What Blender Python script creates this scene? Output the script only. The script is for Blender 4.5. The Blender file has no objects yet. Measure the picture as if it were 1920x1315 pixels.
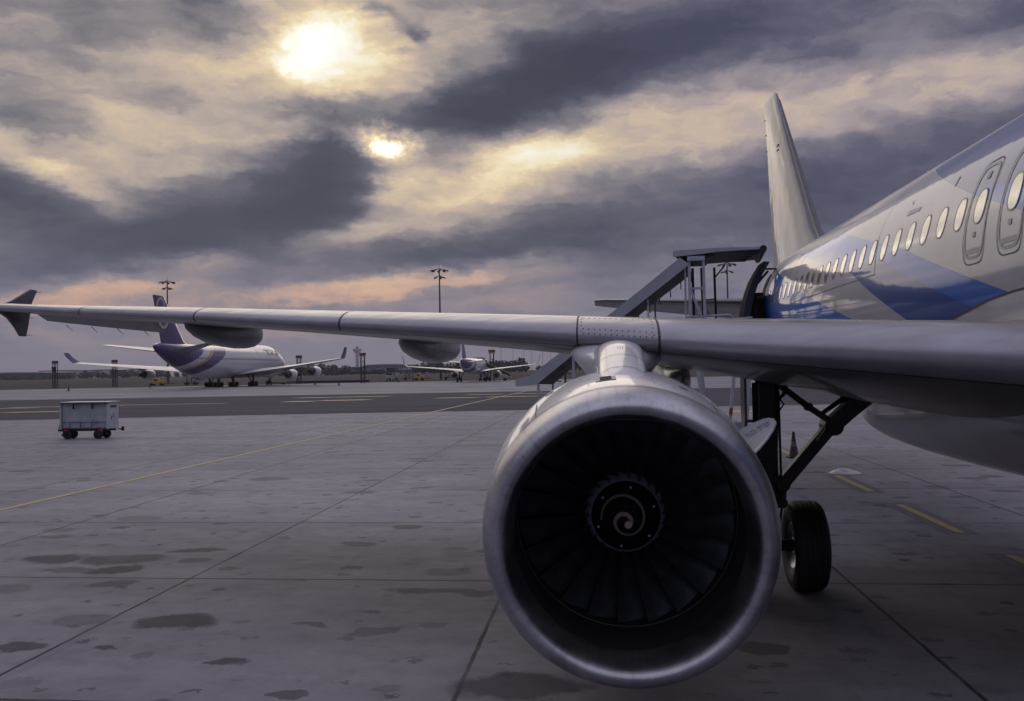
import bpy, math, random
from mathutils import Vector, Matrix
random.seed(7)
R = math.radians
SC = bpy.context.scene
COL = SC.collection
sin, cos, pi = math.sin, math.cos, math.pi

# ------------------------------------------------------------ camera
cam_d = bpy.data.cameras.new('camera')
cam = bpy.data.objects.new('camera', cam_d)
COL.objects.link(cam)
SC.camera = cam
cam_d.sensor_width = 36.0
cam_d.lens = 36.0 * 1639.08 / 1920.0
cam_d.clip_start = 0.05
cam_d.clip_end = 30000
def set_cam(yaw, pitch, roll, loc):
    f = Vector((-sin(yaw) * cos(pitch), cos(yaw) * cos(pitch), sin(pitch)))
    r = Vector((cos(yaw), sin(yaw), 0))
    u = r.cross(f)
    r2 = cos(roll) * r - sin(roll) * u
    u2 = sin(roll) * r + cos(roll) * u
    m = Matrix((r2, u2, -f)).transposed().to_4x4()
    m.translation = Vector(loc)
    cam.matrix_world = m
set_cam(0.1044, 0.0221, 0.0175, (-5.887, 5.977, 2.923))

# ------------------------------------------------------------ view
SC.view_settings.view_transform = 'Standard'
SC.view_settings.look = 'None'
SC.view_settings.exposure = 0.0
SC.view_settings.gamma = 1.0
SC.view_settings.use_curve_mapping = False

# ------------------------------------------------------------ node helper
class N:
    def __init__(self, nt):
        self.nt = nt
    def new(self, t, **kw):
        n = self.nt.nodes.new(t)
        for k, v in kw.items():
            setattr(n, k, v)
        return n
    def put(self, n, i, v):
        if v is None:
            return
        if isinstance(v, bpy.types.NodeSocket):
            self.nt.links.new(v, n.inputs[i])
        else:
            n.inputs[i].default_value = v
    def m(self, op, a, b=None, c=None, clamp=False):
        n = self.new('ShaderNodeMath', operation=op)
        n.use_clamp = clamp
        self.put(n, 0, a); self.put(n, 1, b); self.put(n, 2, c)
        return n.outputs[0]
    def vm(self, op, a, b=None, out=0):
        n = self.new('ShaderNodeVectorMath', operation=op)
        self.put(n, 0, a); self.put(n, 1, b)
        return n.outputs[out]
    def sep(self, v):
        n = self.new('ShaderNodeSeparateXYZ'); self.put(n, 0, v)
        return n.outputs
    def comb(self, x, y, z):
        n = self.new('ShaderNodeCombineXYZ')
        self.put(n, 0, x); self.put(n, 1, y); self.put(n, 2, z)
        return n.outputs[0]
    def mr(self, v, a, b, c=0.0, d=1.0, kind='LINEAR'):
        n = self.new('ShaderNodeMapRange', interpolation_type=kind)
        self.put(n, 0, v)
        n.inputs[1].default_value = a; n.inputs[2].default_value = b
        n.inputs[3].default_value = c; n.inputs[4].default_value = d
        return n.outputs[0]
    def noise(self, v, scale, detail=4, rough=.5, out=0, dist=0.0):
        n = self.new('ShaderNodeTexNoise')
        self.put(n, 'Vector', v)
        n.inputs['Scale'].default_value = scale
        n.inputs['Detail'].default_value = detail
        n.inputs['Roughness'].default_value = rough
        n.inputs['Distortion'].default_value = dist
        return n.outputs[out]
    def map(self, v, loc=(0, 0, 0), rot=(0, 0, 0), sc=(1, 1, 1), kind='POINT'):
        n = self.new('ShaderNodeMapping', vector_type=kind)
        self.put(n, 0, v)
        n.inputs[1].default_value = loc; n.inputs[2].default_value = rot; n.inputs[3].default_value = sc
        return n.outputs[0]
    def ramp(self, f, stops, interp='LINEAR'):
        n = self.new('ShaderNodeValToRGB')
        self.put(n, 0, f)
        cr = n.color_ramp; cr.interpolation = interp
        while len(cr.elements) > 1:
            cr.elements.remove(cr.elements[-1])
        cr.elements[0].position = stops[0][0]; cr.elements[0].color = stops[0][1] + (1,)
        for p, c in stops[1:]:
            e = cr.elements.new(p); e.color = c + (1,)
        return n.outputs[0]
    def mix(self, f, a, b, blend='MIX'):
        n = self.new('ShaderNodeMix', data_type='RGBA', blend_type=blend)
        self.put(n, 0, f)
        for i, v in ((6, a), (7, b)):
            if isinstance(v, tuple) and len(v) == 3:
                v = v + (1,)
            self.put(n, i, v)
        return n.outputs[2]
    def blob(self, v, x, y, rx, ry, ang, w, edge=(0.0, 1.9)):
        q = self.map(v, (x, y, 0), (0, 0, R(ang)), (rx, ry, 1), 'TEXTURE')
        l = self.vm('LENGTH', q, out=1)
        return self.mr(l, edge[0], edge[1], w, 0.0, 'SMOOTHSTEP')

def srgb(r, g, b):
    f = lambda c: (c / 255 / 12.92) if c / 255 <= .04045 else ((c / 255 + .055) / 1.055) ** 2.4
    return (f(r), f(g), f(b))

# ------------------------------------------------------------ sky (world)
# cloud features: azimuth, elevation, half widths (degrees), tilt, strength
SKYB = [
(-18.5,20.3,3.7,2.6,3,0.22),(-22.1,19.3,6.7,1.8,8,0.20),(-19.5,19.4,11.4,5.2,11,0.12),(-16.8,21.1,3.8,3.3,2,0.14),(-14.1,19.1,3.8,3.7,1,0.14),(-22.4,18.9,2.3,0.6,9,0.12),(-13.8,13.9,3.1,1.8,-9,0.22),(-13.3,11.9,2.8,0.7,24,0.24),(-14.7,10.4,2.1,0.7,30,0.12),(-14.9,8.5,4.2,1.0,10,0.14),(-7.9,12.6,5.6,2.0,16,0.20),(-2.6,13.2,5.8,2.0,15,0.18),(4.3,14.8,7.8,2.4,8,0.22),(12.6,15.7,6.6,2.3,3,0.18),(18.7,16.1,6.0,1.9,4,0.16),(23.8,16.8,4.0,1.8,9,0.16),(-10.7,10.2,7.3,1.7,21,0.20),(-16.9,8.9,3.1,0.9,12,0.16),(-5.0,14.1,4.2,1.0,13,0.08),(0.9,15.7,5.4,1.0,8,0.10),(-33.9,12.1,4.8,0.8,-22,0.30),(-30.4,13.1,4.5,1.8,-9,0.14),(-29.3,15.6,10.5,3.6,4,0.10),(-26.9,13.7,4.7,2.1,-7,0.12),(-34.7,18.2,4.0,3.3,8,0.08),(-32.2,16.8,4.7,1.7,6,0.06),(-23.1,15.5,5.0,1.9,13,0.10),(-8.4,21.3,3.9,1.8,-1,0.12),(-25.1,6.7,2.9,0.5,4,0.24),(-16.6,5.2,11.4,0.6,4,0.30),(-33.9,4.8,7.0,0.9,10,0.26),(-27.9,5.4,5.0,0.6,6,0.12),(-8.0,6.4,4.6,0.6,7,0.16),(-29.7,2.1,6.1,0.7,2,0.10),(-19.7,2.6,4.7,0.5,-1,0.14),(-33.7,2.7,3.4,0.6,0,0.12),(-5.9,7.1,2.4,0.4,9,0.16),(-8.0,4.4,7.0,0.7,4,0.14),(-18.2,12.8,3.8,2.7,30,-0.34),(-22.5,10.4,7.7,2.3,15,-0.28),(-16.8,15.1,2.4,1.3,20,-0.22),(-35.5,10.3,3.2,1.2,-12,-0.28),(-28.5,7.9,10.6,1.4,6,-0.17),(-18.3,7.8,11.4,1.3,5,-0.12),(-14.9,7.2,6.9,0.9,5,-0.06),(-24.7,13.5,3.5,0.9,-2,-0.10),(-17.5,17.0,3.8,0.7,2,-0.14),(-20.8,16.3,3.0,0.6,12,-0.10),(-7.8,17.0,7.0,1.2,13,-0.34),(-0.7,19.3,8.8,1.9,9,-0.24),(8.8,20.1,10.1,1.8,2,-0.20),(-9.2,16.6,3.9,0.8,9,-0.14),(-1.4,20.9,5.2,1.5,-3,-0.08),(-4.3,18.1,5.2,1.3,7,-0.12),(-25.0,21.3,3.3,1.5,-24,-0.24),(-31.0,19.0,3.3,1.3,7,-0.12),(-34.7,15.6,3.1,1.7,7,-0.07),(18.3,12.5,7.6,1.5,5,-0.20),(0.8,8.6,11.0,1.7,5,-0.10),(-8.0,7.7,8.0,1.0,4,-0.16),(7.6,12.0,7.6,1.5,7,-0.10),(14.0,8.6,8.7,1.9,0,-0.08),(-14.3,22.4,1.5,0.4,-24,-0.26),(-11.8,21.2,0.9,0.4,-36,-0.26),(-12.6,20.3,0.9,0.2,1,-0.14),(23.8,19.3,3.2,0.7,9,-0.16),(-30.8,14.3,5.4,0.8,-6,-0.08),(-34.7,14.5,2.8,0.7,1,-0.12),(17.5,16.7,0.7,0.4,-36,-0.12),(-17.5,16.7,4.8,0.8,-6,-0.08),(-28.4,16.9,3.3,0.8,-10,-0.08),]

SUN_AZ, SUN_EL = -18.5, 20.3
world = bpy.data.worlds.new('World')
SC.world = world
world.use_nodes = True
def build_sky():
    nt = world.node_tree
    nt.nodes.clear()
    n = N(nt)
    tc = n.new('ShaderNodeTexCoord')
    d = n.vm('NORMALIZE', tc.outputs['Generated'])
    x, y, z = n.sep(d)[0:3]
    az = n.m('MULTIPLY', n.m('ARCTAN2', x, y), 180 / pi)
    el = n.m('MULTIPLY', n.m('ARCSINE', z), 180 / pi)
    base = n.comb(az, el, 0.0)
    # cloud sheet seen in perspective, stretched along the wind
    den = n.m('MAXIMUM', n.m('ADD', z, 0.09), 0.03)
    sheet = n.comb(n.m('DIVIDE', x, den), n.m('DIVIDE', y, den), 0.0)
    str1 = n.map(sheet, rot=(0, 0, R(-28)), sc=(0.45, 1.5, 1))
    # domain warp
    w1 = n.vm('SUBTRACT', n.noise(n.map(base, sc=(.6, 1.2, 1)), .16, 3, .5, out=1), (.5, .5, .5))
    w2 = n.vm('SUBTRACT', n.noise(n.map(base, rot=(0, 0, R(-14)), sc=(.5, 1.3, 1)), .55, 5, .6, out=1), (.5, .5, .5))
    w3 = n.vm('SUBTRACT', n.noise(base, 1.4, 4, .6, out=1), (.5, .5, .5))
    p = n.vm('ADD', base, n.vm('MULTIPLY', w1, (4.5, 2.4, 0)))
    p = n.vm('ADD', p, n.vm('MULTIPLY', w2, (3.6, 2.2, 0)))
    p = n.vm('ADD', p, n.vm('MULTIPLY', w3, (.7, .45, 0)))
    pc = n.vm('MULTIPLY', n.vm('ADD', n.vm('ADD', base, n.vm('MULTIPLY', w2, (2.6, 2.2, 0))), n.vm('MULTIPLY', w3, (1.7, 1.1, 0))), (1, 1, 0))
    flat = n.vm('MULTIPLY', p, (1, 1, 0))
    tone = n.mr(el, 0, 14, .40, .50)
    for b in SKYB:
        tone = n.m('ADD', tone, n.blob(flat, *b))
    tone = n.m('ADD', tone, n.blob(pc, -14.3, 14.75, 1.9, .95, -15, .62))
    tone = n.m('ADD', tone, n.blob(pc, SUN_AZ, SUN_EL, 2.2, 1.4, 30, .17))
    # streaky texture
    f1 = n.noise(n.map(p, rot=(0, 0, R(-13)), sc=(.32, 1.2, 1)), .34, 6, .56)
    f4 = n.noise(n.map(pc, rot=(0, 0, R(-14)), sc=(.45, 1.35, 1)), .9, 6, .56)
    f5 = n.noise(n.map(base, (9, 5, 0), rot=(0, 0, R(-10)), sc=(.6, 1.1, 1)), .22, 4, .5)
    f2 = n.noise(str1, 1.6, 6, .6)
    tone = n.m('ADD', tone, n.m('MULTIPLY', n.m('SUBTRACT', f1, .5), .55))
    tone = n.m('ADD', tone, n.m('MULTIPLY', n.m('SUBTRACT', f2, .5), .12))
    tone = n.m('ADD', tone, n.m('MULTIPLY', n.m('SUBTRACT', f4, .5), .22))
    tone = n.m('ADD', tone, n.m('MULTIPLY', n.m('SUBTRACT', f5, .5), .22))
    tone = n.m("MULTIPLY_ADD", tone, .86, .03)
    hi = n.ramp(tone, [(0.0, srgb(62, 64, 79)), (.2, srgb(73, 76, 91)), (.38, srgb(101, 100, 112)),
                       (.54, srgb(144, 137, 139)), (.68, srgb(188, 172, 160)), (.80, srgb(220, 198, 166)),
                       (.90, srgb(246, 230, 192)), (1.0, srgb(255, 250, 235))])
    lo = n.ramp(tone, [(0.0, srgb(76, 79, 102)), (.25, srgb(94, 97, 120)), (.42, srgb(126, 122, 138)),
                       (.55, srgb(152, 138, 144)), (.66, srgb(202, 163, 146)), (.80, srgb(232, 188, 152)), (1.0, srgb(250, 215, 170))])
    hi = n.mix(n.mr(az, -8, 12, 0, 1, 'SMOOTHSTEP'), hi, (.86, .87, 1.0), 'MULTIPLY')
    col = n.mix(n.mr(el, 3.5, 9.5, 0, 1, 'SMOOTHSTEP'), lo, hi)
    # even haze just over the horizon
    col = n.mix(n.mr(el, 0.0, 3.2, .75, 0, 'SMOOTHSTEP'), col, srgb(130, 127, 146))
    # towards the zenith and behind: unseen overcast, brightness tuned to light the scene
    over = n.mix(n.mr(f2, .3, .7), srgb(144, 145, 168), srgb(192, 188, 202))
    side = n.m('MULTIPLY', n.mr(y, 0.0, -.35, 0, 1, 'SMOOTHSTEP'), n.mr(el, 0, 12, 0, 1))
    col = n.mix(side, col, srgb(92, 90, 112) + (1,))
    col = n.mix(n.mr(el, 25, 42, 0, 1, 'SMOOTHSTEP'), col, over)
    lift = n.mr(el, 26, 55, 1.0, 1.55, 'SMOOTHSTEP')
    # the veiled sun's glare
    core = n.blob(pc, SUN_AZ + .2, SUN_EL + .1, 1.2, .9, 30, .35)
    core = n.m('ADD', core, n.blob(pc, SUN_AZ - .9, SUN_EL - 1.2, 1.1, .7, 20, .25))
    core2 = n.blob(pc, -14.35, 14.75, 1.1, .6, -15, .5)
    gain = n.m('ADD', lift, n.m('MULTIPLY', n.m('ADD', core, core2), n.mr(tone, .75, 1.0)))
    bg = n.new('ShaderNodeBackground')
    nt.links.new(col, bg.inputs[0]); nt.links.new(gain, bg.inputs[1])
    sky = n.new('ShaderNodeTexSky', sky_type='NISHITA')
    sky.sun_disc = False
    sky.sun_elevation = R(SUN_EL); sky.sun_rotation = R(SUN_AZ)
    sky.air_density = 1.0; sky.dust_density = 1.0; sky.ozone_density = 2.0
    bg2 = n.new('ShaderNodeBackground')
    nt.links.new(sky.outputs[0], bg2.inputs[0]); bg2.inputs[1].default_value = .05
    mx = n.new('ShaderNodeMixShader'); mx.inputs[0].default_value = .985
    nt.links.new(bg2.outputs[0], mx.inputs[1]); nt.links.new(bg.outputs[0], mx.inputs[2])
    out = n.new('ShaderNodeOutputWorld')
    nt.links.new(mx.outputs[0], out.inputs[0])
    world.cycles.sampling_method = 'MANUAL'
    world.cycles.sample_map_resolution = 1024
build_sky()

# ------------------------------------------------------------ sun
sd = bpy.data.lights.new('sun', 'SUN')
sd.energy = 0.5
sd.angle = R(42)
sd.color = (1.0, .88, .74)
sun = bpy.data.objects.new('sun', sd)
COL.objects.link(sun)
sv = Vector((sin(R(SUN_AZ)) * cos(R(SUN_EL)), cos(R(SUN_AZ)) * cos(R(SUN_EL)), sin(R(SUN_EL))))
sun.rotation_euler = sv.to_track_quat('Z', 'Y').to_euler()
sun.location = (0, 0, 60)

# ------------------------------------------------------------ mesh + object helpers
class MB:
    def __init__(self):
        self.v = []; self.f = []; self.mi = []; self.cur = 0
    def face(self, idx):
        self.f.append(tuple(idx)); self.mi.append(self.cur)
    def add(self, vs, fs):
        o = len(self.v)
        self.v += [tuple(p) for p in vs]
        for f in fs:
            self.face([o + i for i in f])
        return self
    def box(self, c, s, rz=0, rx=0, ry=0, taper=1.0):
        m = Matrix.Rotation(rz, 3, 'Z') @ Matrix.Rotation(ry, 3, 'Y') @ Matrix.Rotation(rx, 3, 'X')
        vs = []
        for k in (-.5, .5):
            t = taper if k > 0 else 1
            for i, j in ((-.5, -.5), (.5, -.5), (.5, .5), (-.5, .5)):
                vs.append(Vector(c) + m @ Vector((i * s[0] * t, j * s[1] * t, k * s[2])))
        return self.add(vs, [(3, 2, 1, 0), (4, 5, 6, 7), (0, 1, 5, 4), (1, 2, 6, 5), (2, 3, 7, 6), (3, 0, 4, 7)])
    def beam(self, p0, p1, w, h):
        p0 = Vector(p0); p1 = Vector(p1); d = (p1 - p0).normalized()
        up = Vector((0, 0, 1)) if abs(d.z) < .95 else Vector((0, 1, 0))
        a = d.cross(up).normalized() * w / 2; b = a.cross(d).normalized() * h / 2
        vs = [p + s * a + t * b for p in (p0, p1) for s, t in ((-1, -1), (1, -1), (1, 1), (-1, 1))]
        return self.add(vs, [(3, 2, 1, 0), (4, 5, 6, 7), (0, 1, 5, 4), (1, 2, 6, 5), (2, 3, 7, 6), (3, 0, 4, 7)])
    def tube(self, pts, rad, seg=12, caps=True):
        pts = [Vector(p) for p in pts]
        if not isinstance(rad, (list, tuple)):
            rad = [rad] * len(pts)
        rings = []
        ref = None
        for i, p in enumerate(pts):
            a = pts[max(i - 1, 0)]; b = pts[min(i + 1, len(pts) - 1)]
            d = (b - a).normalized()
            if ref is None:
                up = Vector((0, 0, 1)) if abs(d.z) < .9 else Vector((1, 0, 0))
                ref = d.cross(up).normalized()
            ref = (ref - d * ref.dot(d)).normalized()
            w = d.cross(ref)
            rings.append([p + rad[i] * (cos(2 * pi * k / seg) * ref + sin(2 * pi * k / seg) * w) for k in range(seg)])
        return self.loft(rings, True, caps)
    def loft(self, rings, closed=True, caps=True):
        o = len(self.v); n = len(rings[0])
        for r in rings:
            self.v += [tuple(p) for p in r]
        m = n if closed else n - 1
        for i in range(len(rings) - 1):
            for k in range(m):
                a = o + i * n + k; b = o + i * n + (k + 1) % n
                self.face((a, b, b + n, a + n))
        if caps and closed:
            self.face(list(range(o + n - 1, o - 1, -1)))
            self.face([o + (len(rings) - 1) * n + k for k in range(n)])
        return self
    def lathe(self, prof, c, axis='Y', seg=96, a0=0, a1=2 * pi, sx=1.0, close=False):
        rings = []
        full = abs(a1 - a0 - 2 * pi) < 1e-6
        cnt = seg if full else seg + 1
        for (t, r) in prof:
            ring = []
            for k in range(cnt):
                a = a0 + (a1 - a0) * k / seg
                if axis == 'Y':
                    ring.append((c[0] + r * sx * cos(a), c[1] + t, c[2] + r * sin(a)))
                elif axis == 'X':
                    ring.append((c[0] + t, c[1] + r * cos(a), c[2] + r * sin(a)))
                else:
                    ring.append((c[0] + r * cos(a), c[1] + r * sin(a), c[2] + t))
            rings.append(ring)
        return self.loft(rings, full, close)
    def prism(self, poly, axis, a, b):
        # poly of 2-D points extruded along axis from a to b
        def P(u, v, w):
            return {'X': (w, u, v), 'Y': (u, w, v), 'Z': (u, v, w)}[axis]
        n = len(poly)
        vs = [P(u, v, a) for u, v in poly] + [P(u, v, b) for u, v in poly]
        fs = [tuple(range(n - 1, -1, -1)), tuple(range(n, 2 * n))]
        for i in range(n):
            j = (i + 1) % n
            fs.append((i, j, j + n, i + n))
        return self.add(vs, fs)
    def build(self, name, mats, parent=None, smooth=True, origin=None, auto=38, bevel=0):
        me = bpy.data.meshes.new(name)
        o0 = Vector(origin) if origin is not None else Vector((0, 0, 0))
        base = Vector((0, 0, 0))
        if parent is not None:
            base = WORLD.get(parent.name, Vector((0, 0, 0)))
            if origin is None:
                o0 = base
        me.from_pydata([tuple(Vector(p) - o0) for p in self.v], [], self.f)
        if not isinstance(mats, (list, tuple)):
            mats = [mats]
        for m in mats:
            me.materials.append(m)
        for p, i in zip(me.polygons, self.mi):
            p.material_index = i
            p.use_smooth = smooth
        me.validate()
        me.update()
        o = bpy.data.objects.new(name, me)
        COL.objects.link(o)
        fix_normals(me)
        if smooth:
            sharpen(me, auto)
        if parent is not None:
            o.parent = parent
            o.location = o0 - base
        else:
            o.location = o0
        WORLD[o.name] = o0
        if bevel:
            b = o.modifiers.new('bevel', 'BEVEL'); b.width = bevel; b.segments = 2; b.limit_method = 'ANGLE'; b.angle_limit = R(40)
        return o
WORLD = {}
def split_build(b, name, mats, parent=None, **k):
    # one object for each loose piece
    par = list(range(len(b.v)))
    def find(i):
        while par[i] != i:
            par[i] = par[par[i]]; i = par[i]
        return i
    for f in b.f:
        r0 = find(f[0])
        for i in f[1:]: par[find(i)] = r0
    comp = {}
    for fi, f in enumerate(b.f): comp.setdefault(find(f[0]), []).append(fi)
    res = []
    for fs in comp.values():
        c = MB(); mp = {}
        for fi in fs:
            for i in b.f[fi]:
                if i not in mp: mp[i] = len(c.v); c.v.append(b.v[i])
            c.f.append(tuple(mp[i] for i in b.f[fi])); c.mi.append(b.mi[fi])
        res.append(c.build(name, mats, parent, **k))
    return res
import bmesh
def fix_normals(me):
    bm = bmesh.new(); bm.from_mesh(me)
    bmesh.ops.recalc_face_normals(bm, faces=bm.faces)
    bm.to_mesh(me); bm.free()
def sharpen(me, ang):
    bm = bmesh.new(); bm.from_mesh(me)
    for e in bm.edges:
        e.smooth = not (len(e.link_faces) == 2 and e.calc_face_angle(0) > R(ang))
    bm.to_mesh(me); bm.free()
def tag(o, label=None, cat=None, group=None, kind=None):
    if label: o['label'] = label
    if cat: o['category'] = cat
    if group: o['group'] = group
    if kind: o['kind'] = kind
    return o
def thing(name, label, cat, loc, group=None):
    o = bpy.data.objects.new(name, None)
    COL.objects.link(o); o.location = loc
    o.empty_display_size = .5
    WORLD[o.name] = Vector(loc)
    return tag(o, label, cat, group)
def dup(root, loc, label=None):
    r = root.copy(); COL.objects.link(r); r.location = loc
    if label: r['label'] = label
    for ch in list(root.children):
        c = ch.copy(); COL.objects.link(c); c.parent = r
        for g in list(ch.children):
            d = g.copy(); COL.objects.link(d); d.parent = c
    return r
def lerp(a, b, t): return a + (b - a) * t
def interp(tab, x):
    if x <= tab[0][0]: return tab[0][1:]
    for i in range(len(tab) - 1):
        if x <= tab[i + 1][0]:
            t = (x - tab[i][0]) / (tab[i + 1][0] - tab[i][0])
            return tuple(lerp(p, q, t) for p, q in zip(tab[i][1:], tab[i + 1][1:]))
    return tab[-1][1:]
def spl(tab, x):
    # smooth interpolation (Catmull-Rom) of table rows
    n = len(tab)
    if x <= tab[0][0]: return tab[0][1:]
    if x >= tab[-1][0]: return tab[-1][1:]
    i = max(k for k in range(n - 1) if tab[k][0] <= x)
    x0, x1 = tab[i][0], tab[i + 1][0]
    h = x1 - x0; t = (x - x0) / h
    res = []
    for c in range(1, len(tab[0])):
        y0, y1 = tab[i][c], tab[i + 1][c]
        d = (y1 - y0) / h
        dm = (y0 - tab[i - 1][c]) / (x0 - tab[i - 1][0]) if i > 0 else d
        dp = (tab[i + 2][c] - y1) / (tab[i + 2][0] - x1) if i < n - 2 else d
        m0 = 0 if dm * d <= 0 else 2 * dm * d / (dm + d)
        m1 = 0 if dp * d <= 0 else 2 * dp * d / (dp + d)
        res.append(y0 * (2 * t**3 - 3 * t * t + 1) + m0 * h * (t**3 - 2 * t * t + t) + y1 * (-2 * t**3 + 3 * t * t) + m1 * h * (t**3 - t * t))
    return tuple(res)

# ------------------------------------------------------------ materials
def mat(name, col, rough=.5, metal=0.0, var=0.0, vs=3.0, coat=0.0, bump=0.0, bs=40.0, rvar=0.0, stretch=(1, 1, 1), spec=.5, tint=None, extra=None):
    m = bpy.data.materials.new(name)
    m.use_nodes = True
    nt = m.node_tree
    b = nt.nodes['Principled BSDF']
    n = N(nt)
    b.inputs['Roughness'].default_value = rough
    b.inputs['Metallic'].default_value = metal
    b.inputs['Coat Weight'].default_value = coat
    b.inputs['Coat Roughness'].default_value = .06
    b.inputs['Specular IOR Level'].default_value = spec
    tc = n.new('ShaderNodeTexCoord')
    v = n.map(tc.outputs['Object'], sc=stretch)
    c = col + (1,)
    if var:
        f = n.noise(v, vs, 6, .62)
        dark = tuple(x * (1 - var) for x in (tint or col))
        lite = tuple(min(1, x * (1 + var * .6)) for x in col)
        c = n.mix(n.mr(f, .32, .68), dark, lite)
    if extra:
        c = extra(n, tc, c, b)
    if isinstance(c, tuple):
        b.inputs['Base Color'].default_value = c
    else:
        nt.links.new(c, b.inputs['Base Color'])
    if rvar:
        f = n.noise(v, vs * 1.7, 5, .6)
        nt.links.new(n.mr(f, .3, .7, max(0.02, rough - rvar), rough + rvar), b.inputs['Roughness'])
    if bump:
        f = n.noise(v, bs, 4, .6)
        bp = n.new('ShaderNodeBump')
        bp.inputs['Strength'].default_value = bump; bp.inputs['Distance'].default_value = .01
        nt.links.new(f, bp.inputs['Height']); nt.links.new(bp.outputs[0], b.inputs['Normal'])
    return m

def halfplane(n, s, z, p, q):
    # 1 on the left side of p->q in the (s,z) plane
    (x0, y0), (x1, y1) = p, q
    a = -(y1 - y0); b = (x1 - x0); c = -(a * x0 + b * y0)
    return n.m('GREATER_THAN', n.m('MULTIPLY_ADD', s, a, n.m('MULTIPLY_ADD', z, b, c)), 0.0)
def poly_mask(n, s, z, pts):
    # convex polygon, counter-clockwise in (s,z)
    r = None
    area = sum(pts[i][0] * pts[(i + 1) % len(pts)][1] - pts[(i + 1) % len(pts)][0] * pts[i][1] for i in range(len(pts)))
    if area < 0: pts = pts[::-1]
    for i in range(len(pts)):
        h = halfplane(n, s, z, pts[i], pts[(i + 1) % len(pts)])
        r = h if r is None else n.m('MULTIPLY', r, h)
    return r

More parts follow.
